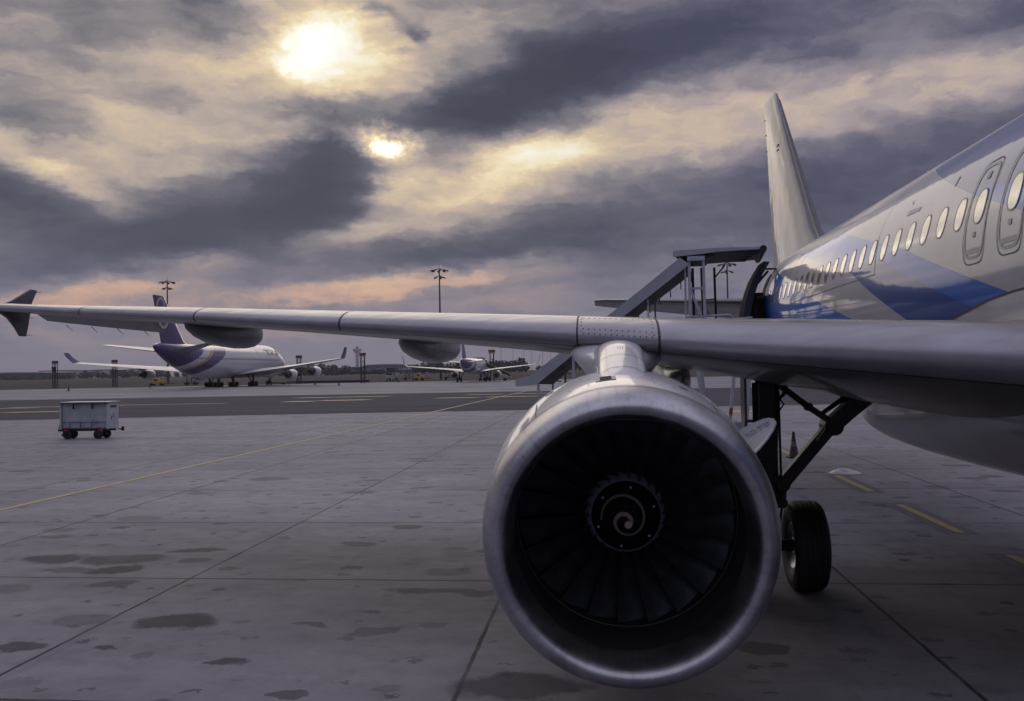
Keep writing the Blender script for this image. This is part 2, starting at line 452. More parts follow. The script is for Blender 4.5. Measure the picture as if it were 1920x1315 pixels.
# ------------------------------------------------------------ ground materials
def apron_extra(n, tc, c, b):
    pos = tc.outputs['Object']
    x, y, z = n.sep(pos)[0:3]
    big = n.noise(pos, .045, 5, .6)
    mid = n.noise(n.map(pos, sc=(.35, 1, 1)), .5, 6, .65)
    fine = n.noise(pos, 14, 5, .7)
    col = n.mix(n.mr(big, .3, .7), (.24, .236, .258), (.345, .335, .355))
    col = n.mix(n.mr(mid, .35, .72), col, (.19, .187, .205))
    mott = n.noise(pos, 2.3, 6, .68)
    col = n.mix(1.0, col, n.ramp(mott, [(.30, (.80, .80, .81)), (.5, (1, 1, 1)), (.72, (1.13, 1.125, 1.11))]), 'MULTIPLY')
    grit = n.noise(pos, 75, 3, .8)
    col = n.mix(1.0, col, n.ramp(grit, [(.30, (.74, .74, .75)), (.5, (1, 1, 1)), (.70, (1.22, 1.22, 1.21))]), 'MULTIPLY')
    # tone of each poured slab and of each row of slabs
    P = 4.6
    cx = n.m('FLOOR', n.m('DIVIDE', n.m('ADD', x, 16.47), P))
    cy = n.m('FLOOR', n.m('DIVIDE', n.m('ADD', y, -18.08 + 46), P))
    wn = n.new('ShaderNodeTexWhiteNoise', noise_dimensions='2D')
    n.put(wn, 0, n.comb(cx, cy, 0.0))
    wr = n.new('ShaderNodeTexWhiteNoise', noise_dimensions='1D')
    n.put(wr, 'W', n.m('FLOOR', n.m('DIVIDE', n.m('ADD', cy, 1.0), 2.0)))
    k = n.m('ADD', n.m('MULTIPLY', wn.outputs['Value'], .13), n.m('MULTIPLY', wr.outputs['Value'], .26))
    col = n.mix(1.0, col, n.ramp(k, [(0, (.80, .80, .81)), (.39, (1.1, 1.085, 1.08))]), 'MULTIPLY')
    # rubber, oil, drips
    st = n.noise(n.map(pos, sc=(.55, 1.3, 1)), 1.15, 5, .62)
    col = n.mix(n.mr(st, .64, .70, 0, .45), col, (.09, .088, .105))
    st2 = n.noise(n.map(pos, (3, 9, 0), sc=(.7, 1.5, 1)), 2.6, 4, .6)
    col = n.mix(n.mr(st2, .64, .69, 0, .45), col, (.10, .10, .115))
    st3 = n.noise(n.map(pos, (5, 2, 0), sc=(.8, 1.6, 1)), 6.5, 4, .62)
    col = n.mix(n.mr(st3, .66, .70, 0, .55), col, (.085, .083, .10))
    skid = n.noise(n.map(pos, rot=(0, 0, R(38)), sc=(4.5, .5, 1)), .55, 4, .6)
    col = n.mix(n.mr(skid, .60, .72, 0, .35), col, (.13, .125, .14))
    # crisp round drips, a few to each slab
    for (sc_, off_, thr_, rad_, dep_) in ((.62, 0, .74, .22, .7), (1.35, 7, .74, .22, .75), (2.6, 2, .78, .24, .75), (.33, 3, .70, .17, .6)):
        vo = n.new('ShaderNodeTexVoronoi', feature='F1', voronoi_dimensions='2D')
        wv = n.vm('MULTIPLY', n.vm('SUBTRACT', n.noise(pos, 3.5 * sc_ + 1, 4, .6, out=1), (.5, .5, .5)), (.35, .35, 0))
        n.put(vo, 'Vector', n.map(n.vm('ADD', pos, wv), (off_, off_ * .7, 0), sc=(.8, 1.15, 1)))
        vo.inputs['Scale'].default_value = sc_
        rnd = n.sep(vo.outputs['Color'])[0]
        sel = n.m('GREATER_THAN', rnd, thr_)
        rr = n.m('MULTIPLY', n.m('SUBTRACT', rnd, thr_ - .12), rad_ / (1.12 - thr_))
        sp = n.mr(n.m('SUBTRACT', vo.outputs['Distance'], rr), -.025, .012, 1, 0, 'SMOOTHSTEP')
        amt = n.m('MULTIPLY', n.m('MULTIPLY', sp, sel), n.mr(n.sep(vo.outputs['Color'])[1], 0, 1, .15, dep_))
        col = n.mix(amt, col, (.05, .048, .06))
    # the larger spills
    w = n.vm('SUBTRACT', n.noise(pos, 1.4, 5, .6, out=1), (.5, .5, .5))
    q = n.vm('MULTIPLY', n.vm('ADD', pos, n.vm('MULTIPLY', w, (.75, .75, 0))), (1, 1, 0))
    t = None
    for s in SPILLS:
        r = n.blob(q, *s, edge=(.72, 1.12))
        t = r if t is None else n.m('MAXIMUM', t, r)
    col = n.mix(t, col, (.035, .034, .046))
    # joints
    def joint(v, off, wd):
        f = n.m('ABSOLUTE', n.m('SUBTRACT', n.m('FRACT', n.m('ADD', n.m('DIVIDE', n.m('ADD', v, -off), P), 40.5)), .5))
        return n.m('LESS_THAN', f, wd / 2 / P)
    wob = n.m('MULTIPLY', n.m('SUBTRACT', n.noise(pos, 3.0, 3, .6), .5), .03)
    j = n.m('MAXIMUM', joint(n.m('ADD', x, wob), -16.47, .045), joint(n.m('ADD', y, wob), 18.08, .05))
    near = n.mr(n.noise(pos, .8, 3, .6), .3, .55, .5, 1)
    col = n.mix(n.m('MULTIPLY', j, near), col, (.035, .033, .04))
    col = n.mix(n.mr(fine, .3, .7, 0, .35), col, n.mix(.5, col, (.16, .155, .165)))
    rg = n.mr(st, .45, .7, .78, .68)
    b.inputs['Specular IOR Level'].default_value = .18
    n.nt.links.new(rg, b.inputs['Roughness'])
    bp = n.new('ShaderNodeBump'); bp.inputs['Strength'].default_value = .35; bp.inputs['Distance'].default_value = .004
    n.put(bp, 'Height', n.m('SUBTRACT', fine, j)); n.nt.links.new(bp.outputs[0], b.inputs['Normal'])
    return col
# x, y, half length, half width, tilt, depth of tone
SPILLS = [(-11.0, 15.95, .50, .34, 12, .88), (-13.6, 19.3, .80, .40, 8, .72), (-14.8, 19.35, .55, .38, 0, .78), (-13.3, 18.55, .42, .30, 10, .82), (-12.7, 20.0, .5, .2, 12, .75), (-12.9, 17.7, .42, .2, 20, .6), (-14.0, 18.6, .5, .18, 0, .5),
          (-8.1, 17.45, .80, .20, -5, .72), (-7.2, 17.55, .5, .15, 10, .6), (-6.7, 14.05, .65, .36, 5, .75), (-12.3, 15.0, .26, .15, 0, .78), (-11.3, 14.9, .16, .10, 0, .8), (-9.8, 14.6, .22, .12, 10, .8), (-10.1, 20.6, .34, .2, 0, .6),
          (-9.3, 15.9, .22, .10, 10, .6), (-8.5, 15.7, .34, .12, 30, .5), (-9.6, 22.3, .28, .22, 0, .75), (-6.4, 22.0, .32, .14, 0, .65), (-9.9, 13.4, .26, .15, 0, .5), (-4.9, 32.5, 3.0, .5, 0, .3), (-9.0, 40.0, 3.5, .8, 0, .3), (2.3, 15.5, .7, .25, 0, .3)]
M_APRON = mat('apron_concrete', (.3, .3, .31), .6, extra=apron_extra)
def asph_extra(n, tc, c, b):
    pos = tc.outputs['Object']
    f = n.noise(n.map(pos, sc=(.15, 1, 1)), .25, 6, .6)
    g = n.noise(pos, 9, 4, .7)
    col = n.mix(n.mr(f, .3, .7), (.050, .046, .060), (.085, .078, .096))
    return n.mix(n.mr(g, .3, .7, 0, .3), col, (.12, .115, .12))
M_ASPH = mat('taxiway_asphalt', (.07, .07, .08), .95, spec=.08, extra=asph_extra)
def field_extra(n, tc, c, b):
    pos = tc.outputs['Object']
    f = n.noise(n.map(pos, sc=(.25, 1, 1)), .02, 6, .6)
    g = n.noise(pos, .6, 5, .7)
    col = n.mix(n.mr(f, .3, .7), (.048, .042, .044), (.085, .074, .070))
    return n.mix(n.mr(g, .35, .7, 0, .5), col, (.045, .048, .038))
M_FIELD = mat('airfield_grass', (.08, .07, .06), .95, spec=.05, extra=field_extra)
def worn(name, col, wear, under):
    def ex(n, tc, c, b):
        f = n.noise(tc.outputs['Object'], 3.2, 7, .7)
        g = n.noise(tc.outputs['Object'], 26, 4, .7)
        k = n.m('ADD', n.m('MULTIPLY', f, .75), n.m('MULTIPLY', g, .25))
        return n.mix(n.mr(k, wear, wear + .1), col + (1,), under + (1,))
    return mat(name, col, .65, extra=ex)
M_YEL = worn('yellow_paint', (.40, .31, .13), .51, (.26, .22, .15))
M_YELF = worn('faded_yellow_paint', (.46, .37, .17), .54, (.20, .18, .15))
M_BORD = worn('black_border_paint', (.115, .11, .125), .56, (.2, .195, .2))

def sheet(name, pts, z, m, kind='structure'):
    b = MB(); b.add([(x, y, z) for x, y in pts], [tuple(range(len(pts)))])
    return tag(b.build(name, m, smooth=False), kind=kind)
sheet('ground', [(-9000, -300), (9000, -300), (9000, 11000), (-9000, 11000)], -.012, M_FIELD)
sheet('apron', [(-260, -60), (260, -60), (260, 262), (-26, 256), (-88, 247), (-133, 224), (-260, 205)], 0.0, M_APRON)
sheet('taxiway', [(-260, 29), (-48, 63.2), (-30, 66.6), (-11.8, 69.0), (60, 78), (255, 96), (255, 143), (60, 131), (-15, 123.5), (-67, 119), (-260, 92)], .004, M_ASPH)

# painted lines
def line_strip(name, pts, w, z, m):
    b = MB()
    for i in range(len(pts) - 1):
        p = Vector(pts[i] + (0,)); q = Vector(pts[i + 1] + (0,)); d = (q - p).normalized(); s = Vector((-d.y, d.x, 0)) * w / 2
        e = d * .0
        b.add([(p - s - e) + Vector((0, 0, z)), (p + s - e) + Vector((0, 0, z)), (q + s) + Vector((0, 0, z)), (q - s) + Vector((0, 0, z))], [(3, 2, 1, 0)])
    return tag(b.build(name, m, smooth=False), kind='structure')
line_strip('yellow_line', [(-19.45, 8), (-19.3, 24.2), (-18.85, 45.5), (-18.2, 66)], .16, .008, M_YEL)
line_strip('yellow_taxi_line', [(-18.2, 66), (-17.2, 101), (-16.4, 124), (-15.5, 160)], .2, .012, M_YELF)
dashes = [(8.8, 11.8), (16.6, 19.9), (21.7, 24.8), (26.7, 29.75), (33.6, 38.3), (41, 44), (47, 50)]
bb = MB(); by = MB()
for y0, y1 in dashes:
    bb.add([(-.16, y0 - .1, .004), (.40, y0 - .1, .004), (.40, y1 + .12, .004), (-.16, y1 + .12, .004)], [(0, 1, 2, 3)])
    by.add([(.04, y0, .008), (.2, y0, .008), (.2, y1, .008), (.04, y1, .008)], [(0, 1, 2, 3)])
tag(bb.build('stand_line_border', M_BORD, smooth=False), kind='structure')
tag(by.build('stand_line', M_YEL, smooth=False), kind='structure')
mk = MB()
for x0, y0, x1, y1, w in [(-39.5, 93.5, -36.3, 98.5, 2.2), (-36.6, 95.5, -31.4, 101.5, 2.2), (-43, 107, -38.5, 112, 1.6), (-38.2, 108, -32.2, 113.5, 1.6),
                          (-24.4, 98.5, -19.9, 101.5, 1.6), (-19.0, 100, -13.4, 103.5, 1.6), (-23, 110, -18.5, 113, 1.4), (-17.5, 111, -12, 114.5, 1.4),
                          (-58, 76, -50, 77.2, 1.2), (-66, 88, -55, 90.5, 1.0), (-57, 90.5, -45, 94.5, .9), (-80, 84, -62, 86, 1.0)]:
    mk.add([(x0, y0, .008), (x1, y0 + (x1 - x0) * .12, .008), (x1 + .8, y0 + w + (x1 - x0) * .12, .008), (x0 + .8, y0 + w, .008)], [(0, 1, 2, 3)])
tag(mk.build('taxiway_marking', M_YELF, smooth=False), kind='structure')
mk = MB(); mk.add([(2.0, 62, .010), (4.6, 62, .010), (4.8, 64.5, .010), (2.2, 64.5, .010)], [(0, 1, 2, 3)])
tag(mk.build('taxiway_marking', M_YEL, smooth=False), kind='structure')

# ============================================================ the airliner in front
ZC = 4.0
FUS = [  # s, half width, top, bottom
    (0.0, .05, 3.45, 3.35), (.35, .55, 4.0, 2.85), (1.0, .98, 4.42, 2.55), (2.0, 1.40, 5.0, 2.27), (3.2, 1.72, 5.68, 2.08), (4.6, 1.92, 6.0, 1.96), (6.0, 1.975, 6.07, 1.93),
    (14.0, 1.975, 6.07, 1.93), (23.5, 1.975, 6.07, 1.93), (25.5, 1.95, 6.07, 2.10), (27.5, 1.87, 6.07, 2.50), (29.5, 1.70, 6.06, 2.98), (31.5, 1.42, 6.03, 3.50),
    (33.5, 1.07, 5.98, 4.02), (35.5, .66, 5.88, 4.52), (37.0, .34, 5.72, 4.88), (37.5, .20, 5.62, 5.02)]
def fus_prof(s):
    a, zt, zb = spl(FUS, s)
    return a, (zt + zb) / 2, (zt - zb) / 2
def fus_pt(s, z, off=0.0, side=-1):
    a, c, h = fus_prof(s)
    t = max(-.999, min(.999, (z - c) / h))
    co = math.sqrt(1 - t * t)
    nx, nz = co / a, t / h
    l = math.hypot(nx, nz)
    return (side * (a * co + off * nx / l), s, c + h * t + off * nz / l)
def fus_patch(b, outline, off, side=-1, levels=5, center=None):
    # outline in (s,z): filled patch that hugs the skin
    cs = center or (sum(p[0] for p in outline) / len(outline), sum(p[1] for p in outline) / len(outline))
    o = len(b.v); n = len(outline)
    for k in range(1, levels + 1):
        t = k / levels
        for p in outline:
            b.v.append(fus_pt(cs[0] + (p[0] - cs[0]) * t, cs[1] + (p[1] - cs[1]) * t, off, side))
    b.v.append(fus_pt(cs[0], cs[1], off, side)); c = len(b.v) - 1
    for i in range(n):
        b.face((c, o + i, o + (i + 1) % n))
        for k in range(levels - 1):
            a = o + k * n + i; d = o + k * n + (i + 1) % n
            b.face((a, a + n, d + n, d))
def fus_ring(b, outline, w, off, side=-1, closed=True):
    # thin ribbon of width w outside the outline
    cs = (sum(p[0] for p in outline) / len(outline), sum(p[1] for p in outline) / len(outline))
    n = len(outline); o = len(b.v)
    for i, p in enumerate(outline):
        q = outline[(i + 1) % n]; r = outline[i - 1]
        tx, ty = q[0] - r[0], q[1] - r[1]; l = math.hypot(tx, ty) or 1
        nx, ny = ty / l, -tx / l
        if (p[0] - cs[0]) * nx + (p[1] - cs[1]) * ny < 0: nx, ny = -nx, -ny
        b.v.append(fus_pt(p[0], p[1], off, side)); b.v.append(fus_pt(p[0] + nx * w, p[1] + ny * w, off, side))
    for i in range(n if closed else n - 1):
        a = o + 2 * i; d = o + 2 * ((i + 1) % n)
        b.face((a, a + 1, d + 1, d))
def sup_ell(cx, cy, a, b_, e=2.6, n=36, shear=0.0):
    r = []
    for k in range(n):
        t = 2 * pi * k / n
        c, s = cos(t), sin(t)
        x = a * math.copysign(abs(c) ** (2 / e), c); y = b_ * math.copysign(abs(s) ** (2 / e), s)
        r.append((cx + x + shear * y, cy + y))
    return r
def fus_path(b, pts, w, off, side=-1):
    for i in range(len(pts) - 1):
        (s0, z0), (s1, z1) = pts[i], pts[i + 1]
        l = math.hypot(s1 - s0, z1 - z0); k = max(1, int(l / .15)); nx, nz = -(z1 - z0) / l * w / 2, (s1 - s0) / l * w / 2
        o = len(b.v)
        for j in range(k + 1):
            s = lerp(s0, s1, j / k); z = lerp(z0, z1, j / k)
            b.v.append(fus_pt(s + nx, z + nz, off, side)); b.v.append(fus_pt(s - nx, z - nz, off, side))
        for j in range(k):
            b.face((o + 2 * j, o + 2 * j + 1, o + 2 * j + 3, o + 2 * j + 2))

S0 = 17.7   # the airliner's own origin: on the ground between its main wheels
def livery(n, tc, c, b):
    x, y, z = n.sep(tc.outputs['Object'])[0:3]
    s = n.m('ADD', y, S0)
    white = (.46, .46, .495, 1)
    f = n.noise(tc.outputs['Object'], 1.2, 6, .6)
    col = n.mix(n.mr(f, .3, .7), (.38, .38, .41, 1), white)
    def lay(col, pts, rgb):
        return n.mix(poly_mask(n, s, z, pts), col, rgb + (1,))
    peri = (.12, .165, .34); mid = (.06, .18, .58); deep = (.008, .115, .50); navy = (.002, .052, .28)
    col = lay(col, [(26.1, 5.39), (22.12, 5.27), (18.07, 4.46), (20.5, 4.42)], mid)
    col = lay(col, [(20.5, 4.42), (18.07, 4.46), (14.9, 3.58), (13.0, 3.05), (14.2, 2.2), (17.95, 3.49)], deep)
    col = lay(col, [(20.5, 4.42), (19.0, 4.44), (15.84, 3.50), (13.2, 2.65), (14.2, 2.2), (17.95, 3.49)], navy)
    col = lay(col, [(27.8, 5.18), (20.38, 3.64), (17.0, 2.85), (17, 2.2), (29.4, 2.2), (29.4, 5.18)], deep)
    col = lay(col, [(19.3, 6.3), (18.55, 5.47), (17.98, 5.27), (16.9, 4.94), (15.5, 4.60), (14.57, 4.30), (8, 2.3), (8, 6.3)], peri)
    col = lay(col, [(16.1, 4.80), (14.57, 4.32), (8, 2.34), (8, 4.1)], mid)
    # exhaust soot and drips low on the belly
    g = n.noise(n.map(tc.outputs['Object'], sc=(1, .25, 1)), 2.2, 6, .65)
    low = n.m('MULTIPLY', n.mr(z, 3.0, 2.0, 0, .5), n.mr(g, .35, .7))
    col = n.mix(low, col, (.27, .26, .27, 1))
    return col
def paint_bump(m, st=.05, sc=1.6):
    nt = m.node_tree; n = N(nt); b = nt.nodes['Principled BSDF']
    tc = n.new('ShaderNodeTexCoord')
    bp = n.new('ShaderNodeBump'); bp.inputs['Strength'].default_value = st; bp.inputs['Distance'].default_value = .05
    n.put(bp, 'Height', n.noise(tc.outputs['Object'], sc, 3, .5))
    nt.links.new(bp.outputs[0], b.inputs['Normal']); nt.links.new(bp.outputs[0], b.inputs['Coat Normal'])
    return m
M_FUS = paint_bump(mat('fuselage_paint', (.66, .66, .68), .5, coat=.6, spec=.2, extra=livery), .10, 1.1)
def fin_paint(n, tc, c, b):
    x, y, z = n.sep(tc.outputs['Object'])[0:3]
    s = n.m('ADD', y, S0)
    f = n.noise(tc.outputs['Object'], .9, 6, .6)
    col = n.mix(n.mr(f, .3, .7), (.165, .165, .20, 1), (.235, .233, .275, 1))
    v = n.comb(s, z, 0.0)
    pk = n.blob(n.vm('ADD', v, n.vm('MULTIPLY', n.vm('SUBTRACT', n.noise(v, .8, 2, .5, out=1), (.5, .5, .5)), (.3, .3, 0))), 35.3, 7.75, .75, 1.05, 12, .85, edge=(.9, 1.02))
    col = n.mix(pk, col, (.55, .28, .26, 1))
    pk = n.blob(v, 34.35, 7.9, .22, 1.5, 18, .75, edge=(.8, 1.1))
    col = n.mix(pk, col, (.20, .20, .30, 1))
    pk = n.blob(v, 35.4, 9.2, .3, 1.6, 22, .35, edge=(.6, 1.2))
    col = n.mix(pk, col, (.40, .33, .34, 1))
    return col
M_FIN = paint_bump(mat('tail_fin_paint', (.6, .6, .62), .55, coat=.45, spec=.12, extra=fin_paint), .45, .9)
M_WHITE = paint_bump(mat('white_gloss_paint', (.50, .50, .53), .34, coat=.8, var=.12, vs=1.5), .08, 1.3)
def nac_extra(n, tc, c, b):
    o = tc.outputs['Object']
    f = n.noise(o, 2.0, 6, .65)
    g = n.noise(n.map(o, sc=(6, .6, 6)), 1.5, 5, .6)
    col = n.mix(n.mr(f, .3, .7), (.50, .50, .525, 1), (.64, .635, .65, 1))
    return n.mix(n.mr(g, .55, .72, 0, .25), col, (.33, .32, .34, 1))
M_NAC = paint_bump(mat('cowl_paint', (.6, .6, .62), .30, coat=.6, extra=nac_extra), .08, 1.5)
def lip_extra(n, tc, c, b):
    o = tc.outputs['Object']
    x, y, z = n.sep(o)[0:3]
    ang = n.m('ARCTAN2', x, z)
    rad = n.m('SQRT', n.m('ADD', n.m('MULTIPLY', x, x), n.m('MULTIPLY', z, z)))
    v = n.comb(n.m('MULTIPLY', ang, 7.0), n.m('MULTIPLY', rad, 2.5), 0.0)
    streak = n.noise(v, 3.2, 6, .7)
    spots = n.noise(o, 24, 5, .75)
    soft = n.noise(o, 2.6, 5, .6)
    col = n.mix(n.mr(soft, .3, .7), (.28, .28, .315, 1), (.52, .515, .55, 1))
    col = n.mix(n.mr(streak, .52, .70, 0, .6), col, (.20, .195, .22, 1))
    col = n.mix(n.mr(spots, .62, .75, 0, .5), col, (.24, .235, .26, 1))
    n.nt.links.new(n.mr(soft, .3, .7, .30, .42), b.inputs['Roughness'])
    return col
M_LIP = mat('polished_lip_metal', (.5, .5, .53), .34, metal=1.0, bump=.12, bs=180, extra=lip_extra)
M_LINER = mat('dark_inlet_liner', (.013, .014, .020), .5, var=.3, vs=30, rvar=.1)
M_BLADE = mat('titanium_blade', (.085, .095, .125), .42, metal=.6, var=.4, vs=8, rvar=.08)
M_HUB = mat('hub_metal', (.40, .45, .56), .55, metal=0.0, var=.2, vs=10)
M_SPIN = mat('black_spinner', (.008, .008, .011), .42, var=.2, vs=20)
M_SPIR = mat('spiral_paint', (.30, .24, .205), .6, var=.15, vs=30)
M_DARK = mat('dark_void', (.006, .006, .008), .8)
def wing_extra(n, tc, c, b):
    o = tc.outputs['Object']
    x, y, z = n.sep(o)[0:3]
    f = n.noise(n.map(o, sc=(1, .35, 1)), 1.6, 7, .65)
    col = n.mix(n.mr(f, .3, .72), (.075, .072, .086, 1), (.115, .11, .126, 1))
    g = n.noise(n.map(o, rot=(0, 0, R(8)), sc=(3.2, .22, 1)), 1.4, 6, .7)
    col = n.mix(n.mr(g, .56, .74, 0, .5), col, (.05, .048, .06, 1))
    # skin joints: chordwise every rib bay and two spanwise
    fx = n.m('ABSOLUTE', n.m('SUBTRACT', n.m('FRACT', n.m('MULTIPLY', x, 1 / 1.37)), .5))
    j1 = n.m('LESS_THAN', fx, .0045)
    lin = n.m('ADD', n.m('ADD', y, S0), n.m('MULTIPLY', n.m('ABSOLUTE', x), -.37))
    fs = n.m('ABSOLUTE', n.m('SUBTRACT', n.m('FRACT', n.m('MULTIPLY', lin, 1 / .95)), .5))
    j2 = n.m('LESS_THAN', fs, .006)
    return n.mix(n.m('MULTIPLY', n.m('MAXIMUM', j1, j2), .55), col, (.06, .058, .068, 1))
M_WING = mat('wing_grey_paint', (.24, .235, .25), .38, coat=.35, extra=wing_extra)
M_SLAT = mat('slat_metal', (.31, .305, .34), .36, metal=.55, var=.16, vs=2.4, stretch=(.6, 2, 2), rvar=.07, coat=.2)
M_SLATE = mat('slat_gap_dark', (.03, .03, .035), .6)
M_FAIR = mat('fairing_grey_paint', (.115, .112, .13), .38, var=.2, vs=2.5, coat=.3, rvar=.06)
M_GEAR = mat('gear_dark_metal', (.018, .018, .022), .42, metal=.3, var=.35, vs=9, rvar=.1)
M_GEARL = mat('gear_light_metal', (.35, .35, .37), .35, metal=.7, var=.2, vs=9)
M_TYRE = mat('tyre_rubber', (.014, .014, .016), .62, var=.3, vs=14, bump=.15, bs=60)
M_GLASS = paint_bump(mat('window_pane', (.33, .295, .25), .15, coat=1.0, var=.35, vs=1.3), .18, 2.2)
M_FRAME = mat('window_frame_grey', (.15, .15, .17), .4)
M_SEAL = mat('panel_gap', (.045, .045, .055), .55)
M_SILL = mat('door_trim_grey', (.27, .27, .30), .42, var=.15, vs=8)

plane = thing('airliner', 'white and blue airliner with an open engine intake and long grey wing filling the foreground', 'airliner', (0, S0, 0))

# fuselage
b = MB()
rings = []
ss = [0, .1, .25, .5, .9, 1.4, 2, 2.7, 3.5, 4.5, 5.5] + [6.5 + i for i in range(17)] + [23.5 + .5 * i for i in range(29)]
ss = [s for s in ss if s <= 37.5]
for s in ss:
    a, c, h = fus_prof(s)
    rings.append([(a * cos(2 * pi * k / 96), s, c + h * sin(2 * pi * k / 96)) for k in range(96)])
b.loft(rings)
b.build('fuselage', M_FUS, plane, auto=60)

# belly fairing (wing root and keel)
BF = [(10.8, 1.2, 2.2, 1.98), (11.6, 1.80, 2.75, 1.86), (12.6, 2.02, 3.25, 1.76), (13.6, 2.12, 3.62, 1.70), (14.6, 2.16, 3.64, 1.68), (15.6, 2.17, 3.53, 1.67),
      (16.6, 2.16, 3.38, 1.67), (18.0, 2.12, 3.2, 1.68), (19.4, 2.04, 2.95, 1.74), (20.4, 1.85, 2.65, 1.84), (21.2, 1.5, 2.3, 1.97)]
BF = [(s, w, zt, zb - .13 * min(1, max(0, (s - 10.8) / 1.5)) * min(1, max(0, (21.2 - s) / 1.5))) for s, w, zt, zb in BF]
b = MB(); rings = []
for i in range(53):
    s = 10.8 + i * .2
    w, zt, zb = spl(BF, s)
    c, h = (zt + zb) / 2, (zt - zb) / 2
    ring = []
    for k in range(64):
        t = 2 * pi * k / 64; co, si = cos(t), sin(t)
        e = 2.7
        ring.append((w * math.copysign(abs(co) ** (2 / e), co), s, c + h * math.copysign(abs(si) ** (2 / 2.4), si)))
    rings.append(ring)
b.loft(rings)
b.build('belly_fairing', M_WHITE, plane, auto=60)
fairing_line = [(16.75, 3.36), (16.5, 3.41), (16.0, 3.475), (15.4, 3.555), (14.8, 3.60), (14.2, 3.615), (13.6, 3.60), (13.0, 3.55), (12.3, 3.4)]
for sd_ in (-1, 1):   # upper wing root fairing, lapped over the skin
    b = MB(); rows = []
    for i in range(41):
        s = lerp(12.3, 16.8, i / 40)
        zt = interp(sorted(fairing_line), s)[0]
        rows.append([fus_pt(s, lerp(2.5, zt, j / 12), .028 + .10 * (1 - j / 12) ** .8 * min(1, (16.8 - s) / 1.5), sd_) for j in range(13)] + [fus_pt(s, zt, -.01, sd_)])
    b.loft(rows, False, False)
    b.build('wing_root_fairing', M_WHITE, plane, auto=50)

# windows, exits, panel seams
W0, WP, WZ = 15.638, .533, 4.565
def window(s, z, parent, prefix=True):
    b = MB(); o = sup_ell(s, z, .118, .172, 2.5, 32)
    fus_ring(b, o, .016, .006)
    b.mi = [0] * len(b.f)
    w = b.build('window', M_FRAME, parent, smooth=False)
    p = MB(); fus_patch(p, sup_ell(s, z, .119, .173, 2.5, 32), .0035, levels=4)
    WORLD[w.name] = Vector((0, S0, 0))
    pn = p.build('window_pane', M_GLASS, None)
    reparent(pn, w)
    return w
def reparent(o, par):
    o.parent = par
    o.location = WORLD.get(o.name, Vector((0, 0, 0))) - WORLD[par.name]
for k in range(1, 25):
    s = W0 + k * WP
    if s > 28.2: break
    zc_ = WZ
    w = window(s, zc_, plane)
for cs in (15.68, 14.85, 14.0):
    if cs == 14.0: continue
    b = MB()
    ol = sup_ell(cs, 4.51, .262, .545, 5.0, 48, shear=0.0)
    fus_ring(b, ol, .013, .0045)
    door = b.build('emergency_exit', M_SEAL, plane, smooth=False)
    t = MB()
    lo = [p for p in ol]
    fus_ring(t, sup_ell(cs, 4.52, .222, .475, 4.2, 48), .034, .0035)
    fus_patch(t, sup_ell(cs, 4.10, .19, .028, 5, 24), .0035, levels=2)
    tr = t.build('door_trim', M_SILL, None, smooth=False); reparent(tr, door)
    h = MB(); fus_patch(h, sup_ell(cs, 4.90, .05, .04, 6, 16), .0055, levels=2)
    fus_patch(h, sup_ell(cs, 4.27, .035, .03, 6, 16), .0055, levels=2)
    [reparent(q, door) for q in split_build(h, 'door_handle', M_FRAME, None, smooth=False)]
    b = MB(); o = sup_ell(W0 if cs > 15 else cs, WZ, .118, .172, 2.5, 32)
    fus_ring(b, o, .016, .0075)
    fr = b.build('door_window_frame', M_FRAME, None, smooth=False); reparent(fr, door)
    p = MB(); fus_patch(p, sup_ell(W0 if cs > 15 else cs, WZ, .119, .173, 2.5, 32), .0055, levels=4)
    pn = p.build('window_pane', M_GLASS, None); reparent(pn, door)
b = MB()
fus_path(b, [(19.25, 4.80), (19.08, 4.21), (21.3, 4.22), (24.6, 4.22)], .014, .003)
fus_path(b, [(19.6, 6.0), (19.35, 5.2), (19.25, 4.80)], .008, .003)
fus_path(b, fairing_line[:], .022, .034)
fus_path(b, [(24.9, 2.6), (24.9, 5.9)], .01, .003)
b.build('panel_seam', M_SEAL, plane, smooth=False)
b = MB()
fus_patch(b, [(18.25, 4.90), (17.75, 4.89), (17.72, 4.94), (18.22, 4.97)], .004, levels=2)
fus_path(b, [(18.2, 5.05), (18.3, 5.12)], .015, .004)
fus_patch(b, sup_ell(16.72, 5.05, .03, .06, 3, 12), .004, levels=2)
split_build(b, 'placard', M_SILL, plane, smooth=False)
# roof aerial
b = MB(); b.prism([(22.0, 6.0), (22.45, 6.0), (22.42, 6.37), (22.28, 6.39)], 'X', -.02, .02)
b.build('antenna', M_FRAME, plane, smooth=False)

